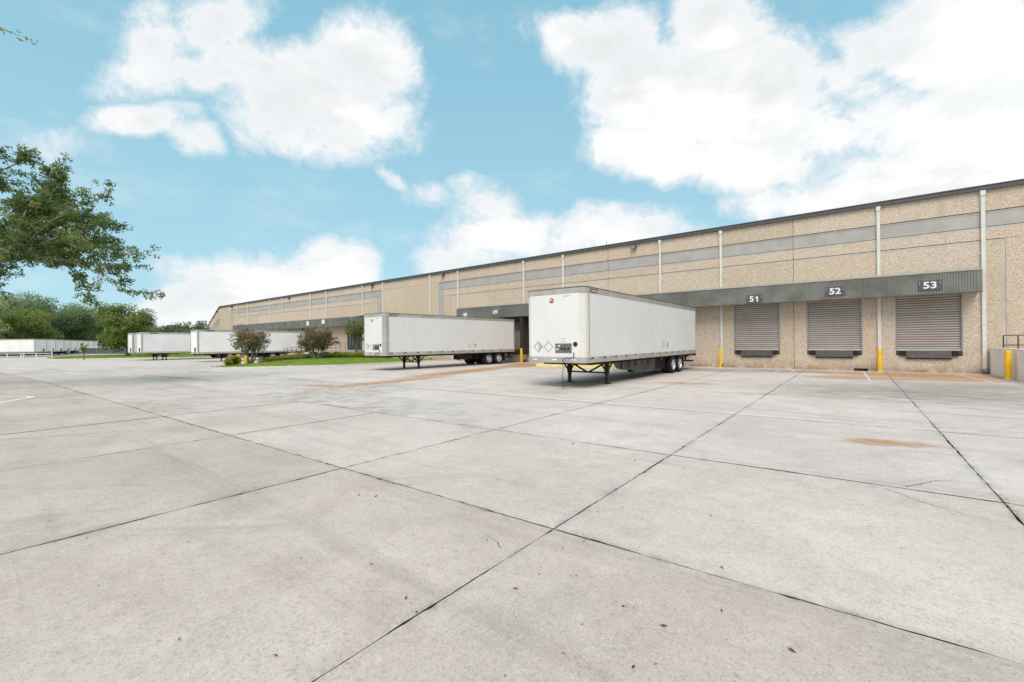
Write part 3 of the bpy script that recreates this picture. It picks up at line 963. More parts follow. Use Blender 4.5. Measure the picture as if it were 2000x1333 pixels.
def railing(name, pts, h, mat, nrail, r=0.022):
    e = empty(name, pts[0])
    o = Vector(pts[0])
    for p in pts:
        q = Vector(p) - o
        MB().tube([q, q + Vector((0, 0, h))], r, 8).build('post', mat, e)
    for k in range(nrail):
        zz = h * (1 - k / nrail * 0.98) - 0.0
        MB().tube([Vector(p) - o + Vector((0, 0, zz - 0.005)) for p in pts], r * 0.85, 8).build('rail', mat, e)
    return e
pts = [(-55.6 - i * 1.3, WY - 3.85, 0.95 - i * 0.111) for i in range(9)]
tag(railing('handrail', pts, 1.0, 'railblack', 3, 0.034), 'black pipe handrail sloping down the office ramp behind the hedge', 'handrail')
pts = [(-55.75 - 0.42 * i, WY - 2.34, 1.03 - 0.2 * i) for i in range(5)]
tag(railing('handrail', pts, 1.0, 'railblack', 4), 'steep black handrail on the office entrance steps', 'handrail')
pts = [(-55.7 + 1.1 * i, WY - 2.25, 1.03) for i in range(7)]
tag(railing('handrail', pts, 1.0, 'railblack', 3), 'level black handrail along the office entrance platform', 'handrail')

# canopies over the docks
def canopy(xa, xb, label):
    e = tag(empty('dock_canopy', (xa, WY, 4.27)), label, 'canopy')
    L = xb - xa
    D = 1.10
    pr = []
    x = 0.0
    pitch = 0.105
    while x < L - pitch:
        pr += [(x, 0.0), (x + 0.045, 0.0), (x + 0.058, 0.026), (x + 0.092, 0.026)]
        x += pitch
    pr.append((L, 0.0))
    mb = MB()
    n = len(pr)
    for x_, o in pr:
        mb.v += [(x_, -D - 0.03 + o, 0.0), (x_, -D - 0.03 + o, 1.10)]
    for k in range(n - 1):
        mb.f.append((2 * k, 2 * k + 2, 2 * k + 3, 2 * k + 1))
    mb.build('ribbed_fascia', 'canopy', e)
    MB().box((0.0, -D + 0.02, 0.02), (0.03, -0.02, 1.10)).build('end_panel', 'canopy', e)
    MB().box((L - 0.03, -D + 0.02, 0.02), (L, -0.02, 1.10)).build('end_panel', 'canopy', e)
    MB().box((-0.01, -D - 0.045, -0.03), (L + 0.01, -D + 0.015, -0.001)).build('bottom_trim', 'fascia', e)
    MB().prism([(-D - 0.05, 1.105), (-D - 0.05, 1.135), (-0.10, 1.34), (-0.004, 1.39), (-0.004, 1.30), (-D, 1.101)], 'x', -0.02, L + 0.02).build('top_flashing', 'flashing', e)
    MB().box((0.04, -D + 0.022, 0.10), (L - 0.04, -0.02, 0.13)).build('soffit', 'soffit', e)
    i = 0
    x = 1.0
    while x < L:
        MB().box((x, -D + 0.022, -0.0), (x + 0.08, -0.02, 0.098)).build('outrigger', 'soffit', e)
        x += 4.3
    return e
canopy(-32.43, 5.15, 'ribbed dark green canopy above dock doors 48 to 53')
canopy(-90.25, -50.4, 'ribbed green canopy over the far docks and office entrance')

def dock_sign(num, x, z, label, wd=0.94, ht=0.55, mat='signpurple', dsz=0.50, glare_marks=True):
    e = tag(empty('dock_sign', (x, WY - 1.10 - 0.052, z)), label, 'sign', 'dock number signs')
    MB().box((-wd / 2, 0.0, -ht / 2), (wd / 2, 0.015, ht / 2)).build('plate', mat, e, bevel=0.004)
    if num:
        for q, ch in enumerate(num):
            xq = (q - 0.5) * 0.285
            if ch == '1':
                MB().prism([(-0.005, -0.175), (0.075, -0.175), (0.075, 0.178), (0.015, 0.178), (-0.02, 0.125), (-0.085, 0.10), (-0.085, 0.045), (-0.005, 0.065)], 'y', -0.008, -0.002).build('digit', 'white', e, loc=(xq, 0, 0))
            else:
                link('digit', text_mesh('digit', ch, 0.50, 'white', 0.003, 0.012, 0, 1.15), e, (xq, -0.005, 0.0), (R_(90), 0, 0))
    if glare_marks:
        for s_ in (-1, 1):
            MB().prism([(s_ * wd * 0.42, ht * 0.36), (s_ * wd * 0.45, ht * 0.36), (s_ * wd * 0.42, ht * 0.02)], 'y', -0.006, -0.001).build('clip', 'alu', e)  # glare at the plate corners, shaped as thin bright wedges
    return e
dock_sign('53', 3.2, 4.73, 'purple sign plate above the rightmost dock door, 53')
dock_sign('52', -0.9, 4.73, 'purple sign plate above the middle of three open-air shutters, 52')
dock_sign('51', -5.15, 4.56, 'purple sign plate above the shutter nearest the largest trailer, 51')
dock_sign('49', -27.2, 4.78, 'grey sign plate right above the second trailer tail, 49', mat='signgrey')
dock_sign('48', -31.2, 4.70, 'grey sign plate at the left end of the near canopy, 48', mat='signgrey')
dock_sign('', -58.6, 4.98, 'pale sign plate on the far canopy, the right of two', 0.8, 0.6, 'reflwhite', glare_marks=False)  # glare on both far plates is put into their whitish colour
dock_sign('', -62.9, 4.88, 'pale sign plate on the far canopy, the left of two', 0.75, 0.6, 'reflwhite', glare_marks=False)

def wall_light(x, z, label):
    e = tag(empty('wall_light', (x, WY, z)), label, 'wall light', 'wall lights under the roof edge')
    MB().box((-0.10, -0.06, -0.10), (0.10, -0.001, 0.10)).build('back_plate', 'lampbody', e)
    MB().prism([(-0.06, -0.10), (-0.06, 0.13), (-0.34, 0.16), (-0.38, 0.10), (-0.30, -0.13)], 'x', -0.21, 0.21).build('housing', 'lampbody', e, bevel=0.012)
    MB().prism([(-0.385, 0.085), (-0.30, -0.145), (-0.29, -0.14), (-0.37, 0.09)], 'x', -0.17, 0.17).build('lens', 'lamplens', e)
wall_light(-13.71, 9.30, 'wall floodlight under the roof edge above the largest trailer')
wall_light(-35.5, 9.30, 'wall floodlight under the roof edge at the left end of the near grey band')
wall_light(-48.55, 9.23, 'wall floodlight under the roof edge at the right end of the far grey band')
wall_light(-70.7, 9.17, 'wall floodlight midway along the far grey band')
wall_light(-93.5, 9.07, 'wall floodlight nearest the far left corner')
for k, q in enumerate((8, 30, 60)):
    e = tag(empty('wall_light', (XL + dx_ * q, WY + dy_ * q, 9.0), math.atan2(dy_, dx_) + math.pi), ('nearest', 'middle', 'farthest')[k] + ' wall floodlight on the wing that bends away', 'wall light', 'wall lights under the roof edge')
    MB().box((-0.2, -0.42, -0.16), (0.2, -0.02, 0.14)).build('housing', 'lampbody', e, bevel=0.012)
    MB().box((-0.16, -0.44, -0.12), (0.16, -0.421, 0.08)).build('lens', 'lamplens', e)

# ramp wall at the right edge
e = tag(empty('ramp_wall', (5.55, WY, 0)), 'pale grey concrete ramp wall at the right edge', 'wall')
MB().prism([(0.0, -0.115), (0.22, -0.115), (0.72, -9.0), (0.5, -9.0)], 'z', -0.1, 1.33).build('wall_face', 'rampwall', e)
MB().prism([(-0.01, -0.10), (0.24, -0.10), (0.74, -9.0), (0.49, -9.0)], 'z', 1.332, 1.385).build('coping', 'rampcap', e)
MB().box((0.75, -9.0, -0.1), (6.5, -0.01, 1.02)).build('platform', 'kerb', e)
pts = [(5.95, WY - 0.55, 1.0), (6.45, WY - 0.55, 1.0), (6.98, WY - 0.55, 1.0)]
tag(railing('platform_rail', [(p[0], p[1], 1.02) for p in pts], 1.0, 'railred', 2, 0.026), 'short dark red pipe railing above the ramp wall', 'railing')

# ------------------------------------------------------------------ bollards and small yard things
def bollard(x, y, label, h=1.33, r=0.105):
    z = gz(x)
    e = tag(empty('bollard', (x, y, z)), label, 'bollard', 'yellow bollards')
    MB().lathe([(r, -0.05), (r, h - 0.05), (r * 0.86, h - 0.012), (r * 0.5, h), (0.001, h + 0.004)], (0, 0, 0), 24, 'z').build('sleeve', 'yellow', e, smooth=True)
    MB().lathe([(r * 1.25, -0.02), (r * 1.25, 0.012), (r * 1.02, 0.03)], (0, 0, 0), 24, 'z').build('footing', 'kerb', e)
    return e
bollard(-7.32, 32.75, 'yellow bollard beside the downspout left of dock door 51')
bollard(1.12, 32.95, 'yellow bollard between dock doors 52 and 53')
bollard(5.50, 29.70, 'yellow bollard in front of the pale ramp wall', r=0.12)
bollard(-23.85, 32.0, 'yellow bollard at the rear corner of the second trailer')
bollard(-46.4, 17.75, 'yellow bollard beside the left flowering shrub tree', 1.0, 0.13)
bollard(-48.0, 17.75, 'yellow bollard behind the round bush at the island tip', 1.1, 0.17)
e = tag(MB().box((-0.34, -0.1, 0), (0.34, 0.1, 0.16)).build('wheel_chock', 'rubber', None, bevel=0.04), 'black rubber wheel block at the wall left of dock door 53', 'chock')
e.location = (0.28, 33.25, 0.0)
e = tag(MB().prism([(-0.17, 0), (0.17, 0), (0.12, 0.26), (-0.12, 0.26)], 'x', -3.3, 3.3).build('painted_kerb', 'kerbyellow', None, bevel=0.015), 'pale yellow painted kerb behind the largest trailer', 'kerb')
e.location = (-15.9, 27.75, 0)

# ------------------------------------------------------------------ trailers
def wheel_mesh():
    R, Wd = 0.505, 0.27
    ty = MB().lathe([(0.30, -Wd / 2 + 0.01), (0.36, -Wd / 2), (0.46, -Wd / 2 + 0.004), (0.495, -Wd / 2 + 0.03), (R, -Wd / 2 + 0.055), (R, -0.075), (R - 0.012, -0.07), (R - 0.012, -0.055), (R, -0.05), (R, 0.05),
                     (R - 0.012, 0.055), (R - 0.012, 0.07), (R, 0.075), (R, Wd / 2 - 0.055), (0.495, Wd / 2 - 0.03), (0.46, Wd / 2 - 0.004), (0.36, Wd / 2), (0.30, Wd / 2 - 0.01)], (0, 0, 0), 32, 'x').mesh('tyre', 'tyre', True)
    rm = MB().lathe([(0.302, Wd / 2 - 0.012), (0.29, Wd / 2 + 0.006), (0.275, Wd / 2 - 0.002), (0.262, Wd / 2 - 0.06), (0.24, Wd / 2 - 0.10), (0.15, Wd / 2 - 0.085), (0.145, Wd / 2 - 0.07), (0.12, Wd / 2 - 0.05), (0.115, Wd / 2 - 0.01), (0.085, Wd / 2 + 0.012), (0.001, Wd / 2 + 0.015)], (0, 0, 0), 28, 'x').mesh('rim', 'rim', True)
    mb = MB()
    for k in range(10):
        a = 2 * math.pi * k / 10
        mb.tube([(Wd / 2 - 0.095, 0.195 * math.cos(a), 0.195 * math.sin(a)), (Wd / 2 - 0.055, 0.195 * math.cos(a), 0.195 * math.sin(a))], 0.017, 6)
    return ty, rm, mb.mesh('wheel_nuts', 'boxmetal')
TY, RM, NUT = wheel_mesh()

def trailer(name, loc, rz, label, cat='trailer', W_=2.66, L=15.4, zf=1.05, zr=4.10, detail=2, skirt=False, body='trailer_white', tail=4.6, post='trailer_cream', gearoff=2.05, emblem='orange', group='box trailers at the docks'):
    """local frame: nose at y=0, +y to the tail, right side +x"""
    e = tag(empty(name, loc, rz), label, cat, group)
    h = W_ / 2
    rr = 0.24 if detail else 0.12
    rail0, rail1 = zf, zf + 0.235
    top0 = zr - 0.245
    # box body with rounded nose corners
    def foot(off, r=rr):
        P = []
        for s_, c in ((1, (h - r, r)), (-1, (-h + r, r))):
            seg = []
            for k in range(7):
                a = R_(-90 + 15 * k)
                seg.append((c[0] + s_ * (r + off) * math.cos(a), c[1] + (r + off) * math.sin(a)))
            P.append(seg)
        right, left = P[0], P[1]
        return left[::-1] + right + [(h + off, L), (-h - off, L)]
    MB().prism(foot(-0.012), 'z', rail0 + 0.1, top0 + 0.1).build('box_shell', post if detail else body, e, smooth=True)
    if detail:
        npn = int((L - 0.42) / 1.22)
        pw = (L - 0.42) / npn
        pm = MB().box((-0.006, 0.003, rail1), (0.006, pw - 0.003, top0)).mesh('side_panel', body)
        for k in range(npn):
            for s_ in (1, -1):
                link('side_panel', pm, e, (s_ * (h - 0.006), 0.40 + k * pw, 0))
        fw_ = (W_ - 2 * rr) / 3
        for k in range(3):
            MB().box((-fw_ / 2 + 0.0006, -0.001, rail1), (fw_ / 2 - 0.0006, 0.013, top0)).build('front_panel', body, e, loc=((k - 1) * fw_, 0, 0))
        # rivet strip down the corner posts
        mb = MB()
        for s_ in (1, -1):
            mb.box((s_ * h - 0.004, 0.355, rail1), (s_ * h + 0.004, 0.395, top0))
        mb.build('corner_strip', 'trailer_alu', e)
    MB().prism(foot(0.010), 'z', top0, zr - 0.035).build('top_rail', 'trailer_alu', e, smooth=True)
    MB().prism(foot(0.018), 'z', zr - 0.034, zr).build('roof_cap', 'darkcap' if detail else 'trailer_alu', e, smooth=True)
    br = MB().prism(foot(0.014), 'z', rail0, rail1 - 0.002).build('bottom_rail', 'trailer_alu', e, smooth=True)
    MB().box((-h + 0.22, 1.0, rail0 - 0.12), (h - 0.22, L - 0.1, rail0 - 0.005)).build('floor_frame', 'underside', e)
    if detail:
        rfm = MB().box((0.0, -0.15, -0.022), (0.006, 0.13, 0.028)).mesh('reflector', 'reflred')
        rwm = MB().box((0.0, 0.165, -0.022), (0.005, 0.30, 0.028)).mesh('reflector', 'reflwhite')
        n = int(L / 1.12)
        for k in range(n):
            y = 0.6 + k * 1.12
            link('reflector', rfm, br, (h + 0.0135, y, rail1 - 0.055))
            link('reflector', rwm, br, (h + 0.0135, y, rail1 - 0.055))
        for x in (-h + 0.45, 0.0, h - 0.5):
            MB().box((-0.12, -0.02, -0.03), (0.12, -0.0145, 0.03)).build('reflector', 'reflwhite', br, loc=(x, 0, rail0 + 0.13))
        MB().box((h + 0.004, 0.31, rail0 + 0.13), (h + 0.02, 0.36, rail0 + 0.18)).build('marker_lamp', 'red', e)
        # emblem and name plate
        em = empty('emblem', (-0.12, -0.004, zr - 0.50), parent=e)
        MB().lathe([(0.001, -0.008), (0.098, -0.008), (0.106, -0.004), (0.106, 0.002)], (0, 0, 0), 28, 'y').build('disc', emblem, em)
        MB().prism([(-0.062, -0.025), (-0.042, -0.025), (-0.017, 0.017), (0.025, -0.008), (0.05, -0.046), (0.062, -0.042), (0.046, 0.017), (0.0, 0.046), (-0.017, 0.062), (-0.042, 0.05), (-0.07, 0.046), (-0.066, 0.029), (-0.042, 0.025)], 'y', -0.013, -0.0085).build('mark', 'white', em)
        npl = empty('name_plate', (h + 0.012, 0.75, zr - 0.15), parent=e)
        MB().prism([(-0.33, -0.075), (0.26, -0.075), (0.34, 0.075), (-0.30, 0.075)], 'x', 0.0, 0.012).build('plate', 'red', npl)
        me = text_mesh('lettering', 'Great Dane', 0.105, 'white', 0.002, 0.002, 0.25)
        link('lettering', me, npl, (0.0135, -0.01, 0.0), (R_(90), 0, R_(90)))
        # placard diamonds
        def diamond(loc_, rot, half, r=0.20):
            pe = empty('placard', loc_, parent=e)
            pe.rotation_euler = rot
            mb = MB()
            t = 0.022
            c4 = [(r, 0), (0, r), (-r, 0), (0, -r)]
            for k in range(4):
                a, b = Vector(c4[k]), Vector(c4[(k + 1) % 4])
                s2 = (r - t * 1.5) / r
                i0 = len(mb.v)
                for y in (-0.008, 0.0):
                    mb.v += [(a.x, y, a.y), (b.x, y, b.y), (b.x * s2, y, b.y * s2), (a.x * s2, y, a.y * s2)]
                mb.f += [(i0, i0 + 1, i0 + 2, i0 + 3), (i0 + 4, i0 + 5, i0 + 6, i0 + 7), (i0, i0 + 1, i0 + 5, i0 + 4), (i0 + 2, i0 + 3, i0 + 7, i0 + 6)]
            mb.build('frame', 'silverprint', pe)
            if half:
                q = r * 0.86
                MB().prism([(0.0, -q), (q, 0), (0.0, q)], 'y', -0.005, -0.001).build('flap', 'trailer_alu', pe)
        diamond((-h + 0.62, -0.003, rail1 + 0.42), (0, 0, 0), True, 0.235)
        diamond((-h + 1.12, -0.003, rail1 + 0.42), (0, 0, 0), False, 0.235)
        diamond((h + 0.003, L * 0.585, rail1 + 0.40), (0, 0, R_(90)), False)
        diamond((h + 0.003, L * 0.63, rail1 + 0.40), (0, 0, R_(90)), True)
        # nose box, vent, hoses
        nb = empty('nose_box', (h - 0.98, -0.004, rail1 + 0.36), parent=e)
        MB().box((-0.38, -0.014, -0.19), (0.38, 0.0, 0.19)).build('plate', 'boxmetal', nb)
        for q, (x, z) in enumerate(((-0.20, 0.10), (-0.28, -0.05))):
            MB().box((x - 0.05, -0.02, z - 0.03), (x + 0.05, -0.0145, z + 0.03)).build('label_tag', 'white', nb)
        for x in (-0.08, 0.08, 0.24):
            MB().lathe([(0.001, -0.06), (0.035, -0.06), (0.045, -0.045), (0.045, -0.014)], (x, 0, -0.02), 12, 'y').build('coupling', 'gear', nb)
        MB().lathe([(0.001, -0.045), (0.07, -0.045), (0.092, -0.03), (0.095, -0.002)], (h - 0.43, 0, rail1 + 0.52), 20, 'y').build('vent', 'black', e, smooth=True)
        for (x, z, s_) in ((h - 0.98, rail1 + 0.62, 0.26), (h - 0.98, rail1 + 0.74, 0.34)):
            MB().box((x - s_ / 3, -0.006, z - 0.012), (x + s_ / 3, -0.0015, z + 0.006)).build('stencil', 'silverprint', e)
        for k, c_ in enumerate('HA4017'):
            MB().box((h - 0.98 + k * 0.055, -0.005, zr - 0.37), (h - 0.945 + k * 0.055, -0.0015, zr - 0.33)).build('stencil', 'silverprint', e)
        pts = [(h - 0.50, -0.02, rail1 + 0.18), (h - 0.46, -0.10, rail1 + 0.02), (h - 0.62, -0.13, rail1 - 0.06), (h - 0.80, -0.12, rail1 - 0.02), (h - 0.95, -0.10, rail1 - 0.10), (h - 0.96, -0.09, rail1 - 0.26)]
        MB().tube(pts, 0.018, 8).build('air_hose', 'hose', e, smooth=True)
        if skirt:
            pts = []
            for k in range(90):
                t = k / 89
                a = k * 0.55
                z = rail1 - 0.26 - t * 1.02
                pts.append((h - 0.96 + 0.045 * math.cos(a) + 0.02 * math.sin(9 * t), -0.09 + 0.045 * math.sin(a), max(z, 0.02)))
            MB().tube(pts, 0.010, 6).build('coiled_hose', 'gear', e, smooth=True)
    else:
        for s_ in (1, -1):
            MB().box((s_ * h - 0.03, -0.012, rail1), (s_ * h + 0.03, 0.16, top0)).build('corner_post', 'trailer_alu', e)
        MB().box((h - 0.85, -0.09, rail1 + 0.10), (h - 0.62, -0.005, rail1 + 0.55)).build('nose_box', 'gear', e)
        MB().box((h - 0.80, -0.05, rail0 - 0.05), (h - 0.70, -0.005, rail1 + 0.1)).build('air_hose', 'gear', e)
        MB().box((h + 0.014, 1.0, zr - 0.19), (h + 0.022, 1.9, zr - 0.08)).build('name_plate', 'red', e)
    # landing gear
    gy = gearoff
    gm = 'gear_worn' if skirt else 'gear'
    gr = empty('landing_gear', (0, gy, 0), parent=e)
    lx = h - 0.45
    for s_ in (1, -1):
        MB().box((s_ * lx - 0.088, -0.088, 0.42), (s_ * lx + 0.088, 0.088, zf - 0.02)).build('leg', gm, gr, bevel=0.01)
        MB().box((s_ * lx - 0.062, -0.062, 0.03), (s_ * lx + 0.062, 0.062, 0.42)).build('inner_leg', gm, gr)
        MB().prism([(-0.17, 0.0), (0.17, 0.0), (0.14, 0.035), (-0.14, 0.035)], 'y', -0.15, 0.15).build('foot', gm, gr, loc=(s_ * lx, 0, 0))
        for yy in (-0.55, 0.55):
            MB().tube([(s_ * lx, yy * 0.08, 0.52), (s_ * lx, yy, zf - 0.12)], 0.042, 6).build('brace', gm, gr)
        MB().prism([(-0.32, zf - 0.02), (0.32, zf - 0.02), (0.10, zf - 0.30), (-0.10, zf - 0.30)], 'x', s_ * lx - 0.03, s_ * lx + 0.03).build('gusset', gm, gr)
        MB().tube([(s_ * (lx - 0.05), 0.0, zf - 0.10), (s_ * 0.05, 0.0, 0.50)], 0.045, 6).build('cross_brace', gm, gr)
    MB().box((-lx, -0.03, 0.46), (lx, 0.03, 0.53)).build('cross_bar', gm, gr)
    MB().tube([(lx + 0.06, 0.1, 0.78), (lx + 0.24, 0.16, 0.78), (lx + 0.26, 0.18, 0.58)], 0.014, 6).build('crank', gm, gr)
    # tandem
    y1 = L - tail
    for s_ in (1, -1):
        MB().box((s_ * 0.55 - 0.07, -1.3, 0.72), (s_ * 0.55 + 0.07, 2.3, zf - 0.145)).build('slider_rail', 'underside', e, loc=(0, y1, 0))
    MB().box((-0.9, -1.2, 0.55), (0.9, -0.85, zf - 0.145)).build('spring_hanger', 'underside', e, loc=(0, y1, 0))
    for k in range(2):
        y = y1 + k * 1.24
        MB().tube([(-h + 0.25, y, 0.505), (h - 0.25, y, 0.505)], 0.075, 10).build('axle', 'underside', e)
        for s_ in (1, -1):
            for off in (0.15, 0.48):
                wh = empty('wheel', (s_ * (h - off), y, 0.505), parent=e)
                wh.rotation_euler = (random.uniform(0, 6), 0, 0 if s_ > 0 else math.pi)
                link('tyre', TY, wh)
                if off < 0.3:
                    link('rim', RM, wh)
                    link('wheel_nuts', NUT, wh)
    for s_ in (1, -1):
        MB().box((s_ * (h - 0.33) - 0.3, 2.0, 0.28), (s_ * (h - 0.33) + 0.3, 2.02, zf - 0.142)).build('mud_flap', 'rubber', e, loc=(0, y1, 0))
    # rear guard
    gd = empty('rear_guard', (0, L, 0), parent=e)
    MB().box((-h + 0.15, -0.14, 0.50), (h - 0.15, -0.04, 0.60)).build('bar', 'gear', gd)
    for s_ in (1, -1):
        MB().box((s_ * 0.75 - 0.05, -0.12, 0.60), (s_ * 0.75 + 0.05, -0.05, zf - 0.14)).build('strut', 'gear', gd)
        MB().box((s_ * (h - 0.09) - 0.07, -0.25, zf - 0.15), (s_ * (h - 0.09) + 0.07, 0.05, zf - 0.006)).build('buffer', 'rubber', gd)
    MB().box((h - 0.03, L - 0.11, rail1), (h + 0.012, L + 0.012, top0)).build('rear_frame', 'trailer_alu', e)
    MB().box((-h - 0.012, L - 0.11, rail1), (-h + 0.03, L + 0.012, top0)).build('rear_frame', 'trailer_alu', e)
    if skirt:
        sk = empty('skirt', (h - 0.28, gy - 0.35, 0), parent=e)
        prof = [(0.55, zf - 0.006), (0.95, 0.68), (1.6, 0.56), (2.7, 0.50), (3.3, 0.30), (5.6, 0.27), (6.0, 0.36), (6.0, zf - 0.006)]
        MB().prism(prof, 'x', -0.02, 0.0).build('sheet', 'skirtplastic', sk)
        for k in range(5):
            y = 1.5 + k * 0.85
            MB().box((0.001, y, 0.66), (0.03, y + 0.05, zf - 0.02)).build('rib', 'gear', sk)
        MB().box((-0.7, 6.05, 0.33), (-0.05, 7.9, zf - 0.16)).build('side_box', 'underside', sk)
        MB().lathe([(0.001, -0.02), (0.05, -0.02), (0.06, 0.0)], (0.05, 6.9, 0.88), 12, 'x').build('side_lamp', 'amber', sk)
    else:
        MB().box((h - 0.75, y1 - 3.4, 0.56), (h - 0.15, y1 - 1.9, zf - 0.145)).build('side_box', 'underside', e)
    return e

trailer('box_trailer', (-8.33 - 1.41, 15.35, 0.0), R_(0.2), 'nearest and largest white box trailer with orange emblem and black skirt', W_=2.82, L=15.4, skirt=True, emblem='orange', gearoff=2.85)
trailer('box_trailer', (-25.25 - 1.35, 18.35, -0.02), R_(-3.1), 'second white box trailer with dark red emblem, backed to dock 49', W_=2.70, L=13.6, zf=1.06, zr=4.02, emblem='red', post='trailer_alu', gearoff=3.2, tail=3.3)
trailer('box_trailer', (-64.75 - 1.3, 19.25, gz(-64)), R_(-1.0), 'third white box trailer partly behind the flowering shrub tree', W_=2.60, L=13.6, body='trailer_far', detail=0, gearoff=3.3)
trailer('box_trailer', (-80.5 - 1.3, 17.1, gz(-80)), R_(0.0), 'right of two far white box trailers side by side near the warehouse corner', W_=2.60, L=15.9, body='trailer_far', detail=0, gearoff=3.0)
trailer('box_trailer', (-84.9 - 1.3, 17.0, gz(-85)), R_(0.0), 'left of two far white box trailers side by side near the warehouse corner', W_=2.60, L=15.9, body='trailer_far', detail=0, gearoff=3.0)
# dock seal behind the second trailer
e = tag(empty('dock_seal', (-25.7, WY, 0)), 'dark green dock seal pads around the tail of the second trailer', 'dock seal')
for s_ in (-1, 1):
    MB().prism([(s_ * 1.38, -1.05), (s_ * 1.66, -0.95), (s_ * 1.72, -0.01), (s_ * 1.38, -0.01)], 'z', 0.75, 4.2).build('side_pad', 'gear', e)
MB().box((-1.37, -0.9, 3.95), (1.37, -0.01, 4.2)).build('head_pad', 'gear', e)

# row of parked trailers beyond the gate: rows run away, noses to the right
camr = Vector((math.cos(phi), math.sin(phi)))
P0, P1 = Vector((-146.0, 13.2)), Vector((-203.0, 30.8))
proto = None
NR = 9
ordn = ['nearest', 'second', 'third', 'fourth', 'fifth', 'sixth', 'seventh', 'eighth', 'ninth', 'tenth', 'eleventh', 'farthest']
for k in range(NR):
    t = k / (NR - 1)
    p = P0.lerp(P1, t ** 1.0)
    if proto is None:
        proto = trailer('box_trailer', (0, 0, 0), 0, 'x', W_=2.6, L=15.9, detail=0, body='trailer_far', gearoff=3.0, group='trailers parked beyond the gate')
        o = proto
    else:
        o = copy_tree(proto)
    o['label'] = ordn[k] + ' white trailer in the parked row beyond the pipe gate'
    o.location = (p.x, p.y, gz(p.x))
    # local -y (nose) points along camera right; local +x faces the viewer
    o.rotation_euler = (0, 0, math.atan2(-camr.y, -camr.x) - R_(90) + random.uniform(-0.02, 0.02))
o = copy_tree(proto)
o['label'] = 'lone white trailer far off behind the screened fence'
q = Vector((-311.0, 57.0))
o.location = (q.x, q.y, gz(-300))
o.rotation_euler = (0, 0, R_(95))

# ------------------------------------------------------------------ gate, fence, verge
def pipe_gate():
    e = tag(empty('pipe_gate', (-118, 6, gz(-118))), 'white pipe gate in front of the parked trailer row', 'gate')
    a = Vector((-116.5, 4.6, 0))
    # posts follow the line of the gate across the view
    base = [(-118.4, 5.7), (-118.0, 6.6), (-117.5, 8.2), (-117.3, 8.5), (-116.8, 10.0), (-116.3, 11.9)]
    for k, (x, y) in enumerate(base):
        h = 2.05 if k == 5 else 1.15
        MB().tube([(x + 118, y - 6, 0), (x + 118, y - 6, h)], 0.085, 8).build('post', 'pipewhite', e)
    for z in (1.05, 0.62):
        MB().tube([(-118.8 + 118, 4.0 - 6, z)] + [(x + 118, y - 6, z) for x, y in base], 0.06, 8).build('rail', 'pipewhite', e)
pipe_gate()
fe = tag(empty('screened_fence', (-150, 24, gz(-150))), 'grey screened fence with pale top rail beyond the verge', 'fence')
fp = [(-158, 22.0), (-153.0, 23.6), (-147.5, 25.4), (-142, 27.2), (-136, 29.2)]
for k, (x, y) in enumerate(fp):
    MB().tube([(x + 150, y - 24, 0), (x + 150, y - 24, 3.4 if k == 3 else 2.0)], 0.06, 8).build('post', 'galv', fe)
MB().tube([(x + 150, y - 24, 1.95) for x, y in fp], 0.06, 8).build('top_rail', 'pipewhite', fe)
for (a, b) in zip(fp, fp[1:]):
    mb = MB()
    mb.v = [(a[0] + 150, a[1] - 24, 0.35), (b[0] + 150, b[1] - 24, 0.35), (b[0] + 150, b[1] - 24, 1.85), (a[0] + 150, a[1] - 24, 1.85)]
    mb.v += [(x - 0.02, y + 0.03, z) for x, y, z in mb.v]
    mb.f = [(0, 1, 2, 3), (7, 6, 5, 4), (0, 4, 5, 1), (3, 2, 6, 7), (0, 3, 7, 4), (1, 5, 6, 2)]
    mb.build('screen', 'screen', fe)

def poly_mound(name, outline, mat, zfun, nsub=26):
    """fill a polygon with a lumpy height field"""
    bm = bmesh.new()
    vs_ = [bm.verts.new((x, y, 0)) for x, y in outline]
    bm.faces.new(vs_)
    bmesh.ops.triangulate(bm, faces=bm.faces)
    for _ in range(6):
        long_ = [e for e in bm.edges if e.calc_length() > 1.6]
        if not long_:
            break
        bmesh.ops.subdivide_edges(bm, edges=long_, cuts=1)
        bmesh.ops.triangulate(bm, faces=[f for f in bm.faces if len(f.verts) > 3])
    for v in bm.verts:
        v.co.z = zfun(v.co.x, v.co.y)
    bmesh.ops.recalc_face_normals(bm, faces=bm.faces)
    me = bpy.data.meshes.new(name)
    bm.to_mesh(me)
    bm.free()
    me.materials.append(MATS[mat])
    for p in me.polygons:
        p.use_smooth = True
    return tag(link(name, me), kind='structure')

def kerb_run(outline, label, closed=False, wd=0.16, h=0.13):
    e = tag(empty('kerb', (outline[0][0], outline[0][1], 0)), label, 'kerb')
    ox, oy = outline[0]
    pts = list(outline)
    for a, b in zip(pts, pts[1:]):
        A, B = Vector(a), Vector(b)
        n = max(1, int((B - A).length / 2.4))
        for k in range(n):
            p, q = A.lerp(B, k / n), A.lerp(B, (k + 1) / n - 0.012 / max(0.1, (B - A).length))
            dn = (q - p).normalized()
            nn = Vector((dn.y, -dn.x)) * wd / 2
            mb = MB()
            zz = (gz(p.x) + gz(q.x)) / 2
            P = [p + nn, q + nn, q - nn, p - nn]
            mb.prism([(v.x - ox, v.y - oy) for v in P], 'z', zz - 0.05, zz + h)
            mb.build('kerb_stone', 'kerb', e)
    return e

